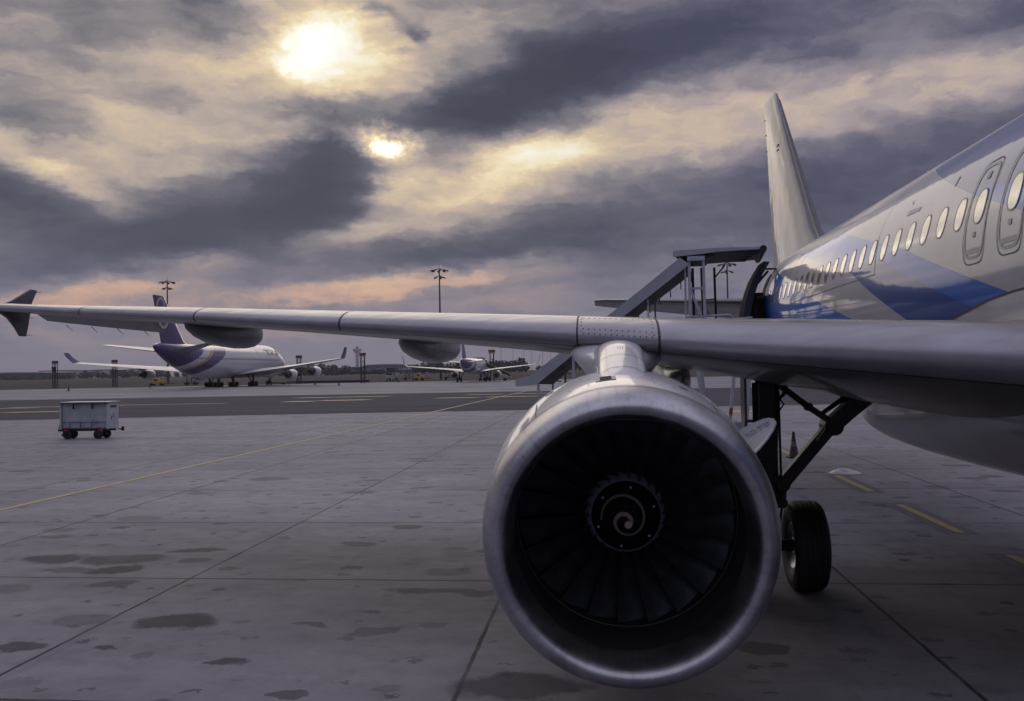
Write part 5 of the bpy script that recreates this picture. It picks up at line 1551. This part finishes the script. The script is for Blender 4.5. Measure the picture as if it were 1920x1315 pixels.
def jfin(n, tc, c, b):
    x, y, z = n.sep(tc.outputs['Object'])[0:3]
    s = n.m('SUBTRACT', 33.0, y)
    v = n.comb(s, z, 0.0)
    col = PURP + (1,)
    def ring(cx, cz, r0, r1, rr, w, ang, inner):
        q = n.map(v, (cx, cz, 0), (0, 0, R(ang)), (r0, r1, 1), 'TEXTURE')
        l = n.vm('LENGTH', q, out=1)
        a = n.m('LESS_THAN', n.m('ABSOLUTE', n.m('SUBTRACT', l, 1.0)), w)
        return a, n.m('LESS_THAN', l, 1.0)
    a1, f1 = ring(65.6, 14.9, 1.6, 2.0, 1, .16, 10, 0)
    a2, f2 = ring(66.8, 17.4, 1.3, 1.5, 1, .18, 20, 0)
    a3, f3 = ring(67.9, 13.2, 1.1, 1.3, 1, .18, 0, 0)
    col = n.mix(f1, col, MAG + (1,)); col = n.mix(f2, col, (.11, .05, .2, 1))
    k = n.m('MAXIMUM', n.m('MAXIMUM', a1, a2), a3)
    return n.mix(k, col, (.47, .38, .34, 1))
M_J_FIN = mat('jumbo_fin_paint', PURP, .35, coat=.5, extra=jfin)
M_PURP = mat('purple_paint', PURP, .35, coat=.5)
jumbo = thing('jumbo_jet', 'distant four-engined purple-tailed white jumbo jet parked with its tail towards the apron', 'jumbo jet', (-96.2, 210.3, 0))
def hump(s):
    return 1.0 if s < 20 else max(0, 1 - (s - 20) / 6)
airliner_far(dict(loc=(-96.2, 210.3), ref=33.0,
    fus=[(0, .05, 5.1, 4.9), (.8, 1.2, 6.4, 3.7), (2.5, 2.2, 7.9, 2.9), (5, 2.95, 9.4, 2.4), (8, 3.2, 10.3, 2.15), (12, 3.25, 10.55, 2.05), (20, 3.25, 10.5, 2.05), (24, 3.25, 10.0, 2.05), (27, 3.25, 9.75, 2.05), (45, 3.25, 9.7, 2.05), (52, 3.1, 9.75, 2.6), (58, 2.5, 9.8, 4.0), (63, 1.75, 9.8, 5.6), (67, 1.05, 9.75, 7.3), (68.6, .7, 9.6, 8.1), (69.0, .4, 9.3, 8.4)],
    egg=lambda s: hump(s),
    wing=[(2.6, 18.5, 36.0, 3.4, .13), (9.5, 24.3, 36.6, 4.1, .11), (21, 34.2, 41.2, 5.2, .10), (31.8, 43.4, 47.0, 6.3, .09)], twist=.03, tip_x=31.8,
    winglet=[(0, 43.6, 47.0, 6.25), (.9, 45.4, 48.0, 7.6), (1.3, 46.4, 48.4, 8.6)],
    stab=[(1.6, 57, 66.5, 8.1, .1), (11.0, 65.3, 69.3, 9.4, .09)],
    fin=[(9.4, 54.5, 66.5, .1), (10.2, 56.6, 66.7, .1), (19.0, 64.9, 69.6, .09), (19.4, 65.4, 69.7, .04)],
    eng=[(11.9, 22.5, 2.75, 1.3), (21.1, 31.5, 3.3, 1.3)], pyl=1.35,
    gear=[(-5.5, 32.6, 3.6, .62, [(-.55, -.75), (.55, -.75), (-.55, .75), (.55, .75)]), (5.5, 32.6, 3.6, .62, [(-.55, -.75), (.55, -.75), (-.55, .75), (.55, .75)]),
          (-1.9, 35.7, 2.6, .62, [(-.55, -.75), (.55, -.75), (-.55, .75), (.55, .75)]), (1.9, 35.7, 2.6, .62, [(-.55, -.75), (.55, -.75), (-.55, .75), (.55, .75)]),
          (0, 8.6, 2.9, .6, [(-.45, 0), (.45, 0)])],
    m_fus=M_J_FUS, m_wing=M_FWING, m_wlt=M_PURP, m_nac=M_FWHITE, m_fin=M_J_FIN), jumbo)
# name beside the flight deck
def jt(u, v):
    s = 11.0 - u * 2.3; z = 8.55 + v
    c_, h_ = 6.3, 4.25; q_ = (z - c_) / h_
    return (-96.2 + 3.25 * math.sqrt(1 - q_ * q_) * (1 - .55 * q_ * q_) + .06, 210.3 - (s - 33.0), z)
b = text_mesh('THAI', 2.1, jt, 'x', None, extr=.07); b.build('lettering', M_PURP, jumbo, smooth=False)

M_A_FUS = mat('twinjet_livery', (.6, .6, .63), .32, coat=.6, extra=swoosh(1.9, 6.0, 24.0, 27.0, 27.0, 29.2, 4.5, 17.7, [(4.5, 6, 30, .55)]))
twin = thing('twinjet', 'distant small purple-tailed twin-engined jet seen from behind under the wing', 'jet', (-40.0, 233.6, 0))
airliner_far(dict(loc=(-40.0, 233.6), ref=17.7, fus=FUS,
    wing=[(1.9, 13, 19.9, 2.7, .14), (6.3, 15.2, 19.9, 3.3, .12), (16.8, 20.5, 22.2, 4.3, .1)], tip_x=16.8, winglet=[(0, 20.6, 22.2, 4.3), (.75, 21.2, 22.4, 4.9), (1.05, 22.1, 23.0, 6.9)],
    stab=[(.5, 30.8, 35, 4.9, .1), (6.2, 34.4, 35.9, 5.5, .09)], fin=[(5.8, 29.4, 35.6, .1), (6.3, 30.2, 35.8, .1), (11.6, 34.6, 37.0, .08)],
    eng=[(5.75, 11.8, 1.75, 1.12)], pyl=1.3,
    gear=[(-3.8, 17.7, 2.8, .58, [(-.46, 0), (.46, 0)]), (3.8, 17.7, 2.8, .58, [(-.46, 0), (.46, 0)]), (0, 5.07, 2.2, .38, [(-.25, 0), (.25, 0)])],
    m_fus=M_A_FUS, m_wing=M_FWING, m_wlt=M_PURP, m_nac=M_FWHITE, m_fin=M_PURP), twin)

# ============================================================ masts, stand signs, vehicles
M_STEEL = mat('galvanised_steel', (.10, .10, .11), .5, metal=.3, var=.2, vs=1)
M_LAMP = mat('lamp_housing', (.03, .03, .035), .5)
def mast(label, x, y, h):
    t = thing('floodlight_mast', label, 'floodlight mast', (x, y, 0), 'floodlight masts behind the apron')
    b = MB(); b.tube([(x, y, 0), (x, y, h)], [.45, .22], 12); b.tube([(x, y, h), (x, y, h + 2.2)], .05, 6); b.build('pole', M_STEEL, t)
    for zz, r, n_ in ((h - .2, 2.6, 8), (h - 2.6, 1.6, 5)):
        b = MB()
        for k in range(n_):
            a = 2 * pi * k / n_ + .3
            b.beam((x, y, zz + .8), (x + r * .9 * cos(a), y + r * .9 * sin(a), zz), .12, .12)
        b.build('lamp_arm', M_STEEL, t, smooth=False)
        for k in range(n_):
            a = 2 * pi * k / n_ + .3
            l = MB(); l.box((x + r * cos(a), y + r * sin(a), zz - .05), (1.05, .7, .34), rz=a, ry=R(22)); l.build('floodlight', M_LAMP, t, smooth=False)
    return t
mast('tall floodlight mast rising behind the jumbo jet tail', -174.4, 330, 39.5)
mast('tall floodlight mast standing alone above the middle of the wing', -61.2, 300, 37.5)
mast('thin floodlight mast seen through the passenger stairs posts', 35.2, 300, 36.6)

M_BOARD = mat('stand_board_brown', (.16, .052, .035), .55, var=.2, vs=1)
def stand_sign(label, x, y, h, w, lattice=True, lower=False):
    t = thing('stand_sign', label, 'stand sign', (x, y, 0), 'stand number gantries along the far apron')
    b = MB()
    for dx in (-.48, .48):
        for dy in (-.4, .4):
            b.beam((x + dx, y + dy, 0), (x + dx, y + dy, h - 1.0), .16, .16)
    k = int((h - 1) / 1.5)
    for i in range(1, k + 1):
        z = i * 1.5; b.beam((x - .5, y - .4, z), (x + .5, y - .4, z), .1, .1); b.beam((x - .5, y - .4, z - 1.3), (x + .5, y - .4, z), .07, .07)
    b.beam((x - .9, y, h - .95), (x + .9, y, h - .95), .12, .12)
    b.build('tower', M_LAMP, t, smooth=False)
    b = MB(); b.box((x, y, h - .4), (w, .35, .8)); b.build('sign_board', M_BOARD, t, smooth=False)
    if lower:
        b = MB(); b.add([(x - .8, y - .5, h - 1.75), (x + .3, y - .5, h - 1.75), (x + .3, y - .5, h - 3.2), (x - .55, y - .5, h - 3.2), (x - .8, y - .3, h - 1.75), (x + .3, y - .3, h - 1.75), (x + .3, y - .3, h - 3.2), (x - .55, y - .3, h - 3.2)], [(0, 1, 2, 3), (7, 6, 5, 4), (0, 4, 5, 1), (1, 5, 6, 2), (2, 6, 7, 3), (3, 7, 4, 0)]); b.build('lower_panel', M_LAMP, t, smooth=False)
stand_sign('brown stand sign tower with a dark panel, left of the jumbo jet', -161.3, 240, 7.74, 1.75, lower=True)
stand_sign('brown stand sign tower showing above the jumbo jet left wing', -143.4, 240, 7.71, 1.7)
stand_sign('brown stand sign tower rising over the jumbo jet right wing', -92.5, 248, 8.1, 1.8)
stand_sign('brown stand sign tower beside the control tower', -71.6, 240, 8.28, 1.75)
stand_sign('brown stand sign tower behind the small twin jet right wing', -35.9, 240, 8.45, 1.8)

# catering truck
M_TRK = mat('truck_grey_green', (.075, .08, .085), .5, var=.2, vs=1)
M_VWHITE = mat('vehicle_white', (.42, .43, .46), .45)
M_VYEL = mat('vehicle_yellow', (.48, .36, .09), .5, var=.15, vs=1)
M_VGLASS = mat('vehicle_glass', (.015, .018, .022), .12)
def wheels(t, pts, r, w=.3, axis='Y'):
    for p in pts:
        b = MB(); b.lathe([(-w / 2, r * .4), (-w / 2, r * .9), (-w / 3, r), (w / 3, r), (w / 2, r * .9), (w / 2, r * .4), (0, .02)], (p[0], p[1], r), axis, 18); b.build('wheel', M_TYRE, t)
x, y = -73.0, 276
t = thing('catering_truck', 'high dark box truck facing the apron right of the control tower', 'truck', (x, y, 0))
b = MB(); b.box((x, y + 3.6, 2.95), (2.5, 6.0, 2.6)); b.build('cargo_box', M_TRK, t, smooth=False, bevel=.05)
b = MB(); b.box((x, y, 1.25), (2.4, 2.0, 1.3)); b.box((x, y + .2, 2.2), (2.2, 1.6, .8), taper=.85); b.build('cab', M_VWHITE, t, smooth=False, bevel=.08)
b = MB(); b.box((x, y - .66, 2.2), (1.9, .06, .6), rx=R(-12)); b.build('windscreen', M_VGLASS, t, smooth=False)
b = MB(); b.box((x, y - 1.02, .62), (2.4, .12, .25)); b.build('bumper', M_VWHITE, t, smooth=False)
b = MB(); b.box((x + 1.5, y + 3, 2.2), (.5, 4.5, 1.0)); b.build('side_locker', M_VWHITE, t, smooth=False)
b = MB(); b.box((x, y + 2.5, .8), (1.2, 7.5, .3)); b.build('chassis', M_LAMP, t, smooth=False)
wheels(t, [(x - 1.0, y), (x + 1.0, y), (x - 1.0, y + 4.8), (x + 1.0, y + 4.8)], .5, .35, 'X')
# loader and tractors
def tractor(name, label, cat, x, y, col, L_=3.4, arm=False, frame=False):
    t = thing(name, label, cat, (x, y, 0))
    b = MB(); b.box((x, y, .85), (L_, 1.7, .7)); b.box((x + L_ * .3, y, 1.35), (L_ * .35, 1.6, .4)); b.build('body', col, t, smooth=False, bevel=.06)
    b = MB(); b.box((x - .2, y, 1.75), (L_ * .38, 1.5, .75), taper=.85); b.build('cab', col, t, smooth=False, bevel=.06)
    b = MB(); b.box((x - .2, y - .76, 1.78), (L_ * .28, .04, .4)); b.build('cab_window', M_VGLASS, t, smooth=False)
    if arm:
        b = MB(); b.beam((x - L_ * .5, y, .6), (x - L_ * 1.1, y, .25), .3, .2); b.beam((x - .4 * L_, y - .8, 1.3), (x - 1.0 * L_, y - .8, .4), .12, .12); b.build('boom', M_VWHITE, t, smooth=False)
    if frame:
        b = MB(); b.box((x + L_ * .85, y, .55), (L_ * .7, 1.6, .2))
        for dx in (.6, .85, 1.1): b.beam((x + L_ * dx, y - .7, .5), (x + L_ * dx, y - .7, 1.3), .1, .1)
        b.build('trailer_frame', M_STEEL, t, smooth=False)
    wheels(t, [(x - L_ * .33, y - .75), (x + L_ * .33, y - .75), (x - L_ * .33, y + .75), (x + L_ * .33, y + .75)], .42, .3)
    return t
tractor('airfield_loader', 'yellow loader parked behind the jumbo jet left wing engine', 'loader', -142.5, 262, M_VYEL, 4.6, arm=True, frame=True)
tractor('tow_tractor', 'small yellow tow tractor left of the twin jet', 'tow tractor', -66.5, 290, M_VYEL, 3.0, arm=True, frame=True)
def loader_frame(label, x, y, s):
    t = thing('lift_platform', label, 'lift platform', (x, y, 0))
    b = MB()
    for dx in (0, 1.5, 2.6):
        b.beam((x + dx, y, .6), (x + dx, y, 3.4 * s), .2, .2)
    b.beam((x, y, .7), (x + 2.6, y, 2.9 * s), .14, .14); b.beam((x + 2.6, y, .7), (x, y, 2.9 * s), .14, .14); b.beam((x - .3, y, 3.3 * s), (x + 3.4, y, 3.3 * s), .2, .2)
    b.build('mast_frame', M_STEEL, t, smooth=False)
    b = MB(); b.box((x + 1.4, y, .7), (4.2, 1.8, .35)); b.build('deck', M_STEEL, t, smooth=False)
    wheels(t, [(x, y - .8), (x + 2.8, y - .8), (x, y + .8), (x + 2.8, y + .8)], .36, .3)
loader_frame('dark lift platform left of the small yellow tractor', -73.6, 300, 1.0)
loader_frame('dark lift platform right of the small yellow tractor', -59.5, 300, .8)
loader_frame('dark lift platform under the jumbo jet left wing root', -133.0, 262, .9)

# mobile stairs by the far jet
x, y = -35.9, 246
t = thing('mobile_stairs', 'distant white mobile boarding stairs sloping down behind the twin jet right engine', 'boarding stairs', (x, y, 0))
b = MB(); b.add([(x - 3.6, y - .9, 4.2), (x + 4.4, y - .9, .9), (x + 4.4, y - .9, .55), (x - 3.6, y - .9, 3.4), (x - 3.6, y + .9, 4.2), (x + 4.4, y + .9, .9), (x + 4.4, y + .9, .55), (x - 3.6, y + .9, 3.4)], [(0, 1, 2, 3), (7, 6, 5, 4), (0, 4, 5, 1), (1, 5, 6, 2), (2, 6, 7, 3), (3, 7, 4, 0)])
b.build('flight', M_VWHITE, t, smooth=False)
b = MB(); b.add([(x - 4.2, y - 1.0, 5.2), (x - 2.6, y - 1.0, 5.2), (x + 4.2, y - 1.0, 1.9), (x + 4.2, y - 1.0, 1.2), (x - 3.0, y - 1.0, 4.4), (x - 4.2, y - 1.0, 4.2), (x - 4.2, y + 1.0, 5.2), (x - 2.6, y + 1.0, 5.2), (x + 4.2, y + 1.0, 1.9), (x + 4.2, y + 1.0, 1.2), (x - 3.0, y + 1.0, 4.4), (x - 4.2, y + 1.0, 4.2)],
    [(0, 1, 4, 5), (1, 2, 3, 4), (11, 10, 7, 6), (10, 9, 8, 7), (0, 6, 7, 1), (1, 7, 8, 2), (2, 8, 9, 3), (5, 11, 6, 0)])
b.build('side_screen', M_LAMP, t, smooth=False)
b = MB(); b.box((x + .3, y, .75), (8.4, 1.8, .35)); b.box((x - 2.6, y, 1.6), (1.6, 1.6, 1.3)); b.beam((x - 3.4, y - .8, .9), (x - 3.4, y - .8, 4), .14, .14); b.build('chassis', M_VWHITE, t, smooth=False)
wheels(t, [(x - 2.8, y - .8), (x + 2.8, y - .8), (x - 2.8, y + .8), (x + 2.8, y + .8)], .42, .3)

# far cones
c0 = [(-121.7, 185.0, 'small dark cone on the far apron below the leftmost stand sign'), (-121.8, 219.4, 'small dark cone in front of the yellow loader'), (-105.5, 216.5, 'small dark cone left of the jumbo jet wheels'),
      (-93.5, 243, 'small dark cone nearest the jumbo jet nose wheel'), (-78.2, 219.5, 'small dark cone between two others right of the jumbo jet'), (-66.0, 200, 'small dark cone under the jumbo jet right winglet'), (-63.3, 246.7, 'small dark cone just right of the catering truck'), (-43.7, 229, 'small dark cone under the twin jet left engine')]
M_CONE_D = M_CONE
for i, (x, y, lb) in enumerate(c0):
    t = thing('marker_cone', lb, 'cone', (x, y, 0), 'marker cones along the far apron')
    b = MB(); b.lathe([(.04, .22), (1.05, .06), (1.1, .01)], (x, y, 0), 'Z', 14); b.build('cone_body', M_LAMP, t)
    b = MB(); b.box((x, y, .03), (.55, .55, .06)); b.build('cone_base', M_CONEB, t, smooth=False)

# low barrier and tow bar by the jumbo's nose
t = thing('tow_bar', 'long low tow bar lying ahead of the jumbo jet nose wheel', 'tow bar', (-93.5, 236, 0))
b = MB(); b.tube([(-95.6, 235.2, .5), (-89.6, 238, .45)], .16, 8); b.build('bar', M_LAMP, t); wheels(t, [(-93, 236.2), (-92.6, 236.6)], .3, .15)
t = thing('concrete_barrier', 'long low pale concrete barrier on the grass beyond the jumbo jet nose', 'barrier', (-85, 262, 0))
b = MB(); b.box((-88, 268, .45), (24, .5, .9)); b.build('wall', mat('barrier_concrete', (.34, .33, .35), .7), t, smooth=False)
b = MB(); b.box((-90, 266, .3), (26, .4, .6)); b.build('base_rail', M_LAMP, t, smooth=False)

# ============================================================ horizon: buildings and trees
M_BLD = mat('distant_cladding', (.30, .32, .37), .6, var=.12, vs=.05)
M_BLD2 = mat('distant_pale_cladding', (.40, .41, .45), .6, var=.1, vs=.05)
M_BDK = mat('distant_dark_glass', (.05, .06, .08), .3)
# control tower
tx, ty = -1268, 4400
t = thing('control_tower', 'tall control tower with a flared cab far behind the jumbo jet', 'control tower', (tx, ty, 0))
b = MB(); b.lathe([(0, 10), (20, 8.4), (104, 7.2), (106, 8)], (tx, ty, 0), 'Z', 20); b.build('shaft', M_BLD, t)
for z in (40, 56, 72, 88):
    b = MB(); b.lathe([(z - 2.5, 7.5), (z, 12.0), (z + 2.5, 12.0), (z + 5.5, 7.5)], (tx, ty, 0), 'Z', 20); b.build('collar', M_BLD, t)
b = MB(); b.lathe([(103, 8), (104.5, 15), (112, 18.0), (121, 23), (124.5, 23.5), (125, 18), (126, 9)], (tx, ty, 0), 'Z', 24); b.build('cab_base', M_BLD, t)
b = MB(); b.lathe([(126, 6.5), (133, 7.5), (133.2, 8.6), (135, 8.2), (136.5, 3.5), (141, 1.0)], (tx, ty, 0), 'Z', 20); b.build('tower_cab', M_BDK, t)
# terminal hall with an arched roof
def hall(name, label, cat, x0, x1, y, hw, hr, m, wins=0, d=80):
    t = thing(name, label, cat, ((x0 + x1) / 2, y, 0))
    b = MB(); b.box(((x0 + x1) / 2, y + d / 2, hw / 2), (x1 - x0, d, hw)); b.build('wall', m, t, smooth=False)
    b = MB(); prof = []
    for i in range(13):
        a = pi * i / 12; prof.append((lerp(x0 - 2, x1 + 2, i / 12), hw - .5 + (hr - hw) * (1 if hr > hw + 8 else .35) * sin(a) ** .6 + .01))
    b.prism([(x1 + 2, hw - .6), (x0 - 2, hw - .6)] + prof, 'Y', y - 3, y + d + 3); b.build('roof', M_BLD, t, smooth=False)
    for i in range(wins):
        w = MB(); xx = lerp(x0 + 3, x1 - 3, (i + .5) / wins); w.box((xx, y - .2, hw * .72), ((x1 - x0) / wins * .5, .3, hw * .22)); w.build('window', M_BDK, t, smooth=False)
    return t
hall('terminal_hall', 'long pale terminal hall with an arched roof and a row of dark windows', 'terminal', -425, -345, 1500, 15.5, 21, M_BLD2, 18)
hall('terminal_wing', 'low pale building left of the terminal hall', 'building', -470, -428, 1520, 13, 15, M_BLD, 5)
hall('cargo_hangar', 'long low hangar with a pale flat roof on the far left horizon', 'hangar', -1180, -1008, 1500, 13, 19, M_BDK, 0)
hall('storage_hall', 'hazy pale flat-topped hall right of the leftmost stand sign', 'building', -2060, -1880, 3000, 30, 34, M_BLD2, 0)
hall('storage_hall', 'hazy pale block behind the second stand sign, wider of two', 'building', -1855, -1760, 3000, 30, 33, M_BLD2, 0)
hall('storage_hall', 'hazy pale block just right of the dark plant stack on the left horizon', 'building', -1735, -1680, 3000, 30, 33, M_BLD2, 0)
hall('plant_block', 'dark narrow block between the hazy pale halls', 'building', -893, -878, 1500, 16, 19, M_BDK, 0, 30)
hall('service_building', 'low grey flat building behind the twin jet right wing', 'building', -230, -150, 1400, 9, 11, M_BLD, 7)
hall('pier_building', 'low grey building behind the catering truck', 'building', -345, -270, 1350, 6, 8, M_BLD, 6)
# thin far masts at the right
for i, (px_, h_) in enumerate([(-170, 42), (-158, 36), (-140, 40), (-124, 30), (-112, 38), (-96, 34), (-84, 30)]):
    t = thing('lamp_pole', ['thin grey lamp pole far beyond the twin jet right wingtip', 'thin grey lamp pole beyond the twin jet right wingtip, second from the left', 'thin grey lamp pole, third from the left in the distant row', 'short thin grey lamp pole, fourth from the left in the distant row', 'thin grey lamp pole, fifth from the left in the distant row', 'thin grey lamp pole next to last in the distant row', 'last thin grey lamp pole at the right end of the distant row'][i], 'lamp pole', (px_, 1300, 0), 'thin lamp poles on the right horizon')
    b = MB(); b.tube([(px_, 1300, 0), (px_, 1300, h_)], [.35, .2], 6); b.build('pole', M_STEEL, t)
    b = MB(); b.box((px_, 1300, h_), (2.2, .6, .5)); b.build('lamp_head', M_LAMP, t, smooth=False)

# small white vehicles on the far road
for i, (x, y, lb) in enumerate([(-1035, 1440, 'tiny white van on the far road below the hangar'), (-905, 1420, 'tiny white van on the far road by the leftmost hazy halls'), (-500, 850, 'tiny white car on the far road behind the jumbo jet left wing'), (-650, 1150, 'tiny white van on the far road left of the jumbo jet outer engine'), (-470, 1480, 'tiny white bus before the low building by the control tower')]):
    t = thing('white_van', lb, 'van', (x, y, 0), 'tiny vehicles on the far road')
    w = 8 if i != 4 else 16
    b = MB(); b.box((x, y, 2.0), (w, 2.4, 2.2)); b.build('body', M_VWHITE, t, smooth=False, bevel=.3)
    b = MB(); b.box((x, y - 1.22, 2.4), (w * .8, .05, .7)); b.build('window', M_VGLASS, t, smooth=False)
    wheels(t, [(x - w * .3, y - 1.1), (x + w * .3, y - 1.1)], .5, .3)

# tree belts: far woods that read as one mass, built from many leaf clumps
M_TREE = mat('far_foliage', (.030, .040, .034), .95, var=.55, vs=.16)
rng = random.Random(4)
def tree_belt(name, spans):
    vs, fs = [], []
    for (x0, x1, y, h, dens) in spans:
        cnt = int((x1 - x0) / dens)
        for i in range(cnt):
            cx = rng.uniform(x0, x1); cy = y + rng.uniform(0, 60); edge = min(1, (min(cx - x0, x1 - cx) + 3) / 22)
            hh = h * (.55 + .45 * edge) * rng.uniform(.72, 1.08) * (.9 + .15 * sin(cx * .11))
            rw = hh * rng.uniform(.42, .62)
            co = [Vector((cx + rw * .72 * cos(q), cy + rw * .72 * sin(q), hh * (.5 + .12 * sin(3 * q)))) for q in [k_ * pi / 3 for k_ in range(6)]] + [Vector((cx, cy, hh * .88)), Vector((cx, cy, 0))]
            o = len(vs); vs += co
            for k_ in range(6):
                fs.append((o + k_, o + (k_ + 1) % 6, o + 6)); fs.append((o + k_, o + (k_ + 1) % 6, o + 7))
            for k in range(70):
                a = rng.uniform(0, 2 * pi); e = rng.uniform(-.8, 1)
                rr = rw * math.sqrt(max(0, 1 - e * e)) * rng.uniform(.6, 1.05)
                p = Vector((cx + rr * cos(a), cy + rr * sin(a), hh * .56 + e * hh * .44))
                s = rng.uniform(.5, 1.15) * hh * .10
                u = Vector((rng.uniform(-1, 1), rng.uniform(-1, 1), rng.uniform(-1, 1))).normalized() * s
                w = u.cross(Vector((rng.uniform(-1, 1), rng.uniform(-1, 1), rng.uniform(-1, 1)))).normalized() * s
                o = len(vs); vs += [p - u, p + w, p + u, p - w]; fs.append((o, o + 1, o + 2, o + 3))
    me = bpy.data.meshes.new(name); me.from_pydata([tuple(v) for v in vs], [], fs); me.materials.append(M_TREE)
    o = bpy.data.objects.new(name, me); COL.objects.link(o)
    return tag(o, kind='stuff')
tb_ = tree_belt('tree_belt', [(-1450, -880, 1300, 9, 4.0), (-900, -560, 1330, 13, 4.0), (-1010, -990, 1280, 15, 3.0), (-560, -430, 1330, 14, 3.5), (-470, -380, 1120, 15, 2.6), (-400, -330, 1120, 15, 2.6), (-360, -290, 900, 6.5, 3.0), (-330, -262, 1000, 7.5, 3.0),
                              (-295, -228, 1000, 6.5, 3.2), (-228, -120, 1000, 15, 3.2), (-190, -60, 1000, 10, 3.5), (-165, -95, 1000, 19, 3.0), (-80, 250, 1100, 10, 3.6), (200, 900, 1200, 9, 4.5)])
tag(tb_, 'dark belt of distant trees along the horizon beyond the airfield', 'tree belt')

# ============================================================ evening haze
b = MB(); b.box((0, 5350, 73), (18300, 11500, 149))
hz = b.build('haze', [], smooth=False)
hm = bpy.data.materials.new('haze_air'); hm.use_nodes = True
hm.node_tree.nodes.clear()
hn = N(hm.node_tree)
vol = hn.new('ShaderNodeVolumePrincipled')
vol.inputs['Color'].default_value = (.80, .80, .88, 1); vol.inputs['Density'].default_value = .00010; vol.inputs['Anisotropy'].default_value = .3
ho = hn.new('ShaderNodeOutputMaterial'); hm.node_tree.links.new(vol.outputs[0], ho.inputs['Volume'])
hz.data.materials.append(hm)
tag(hz, kind='stuff')
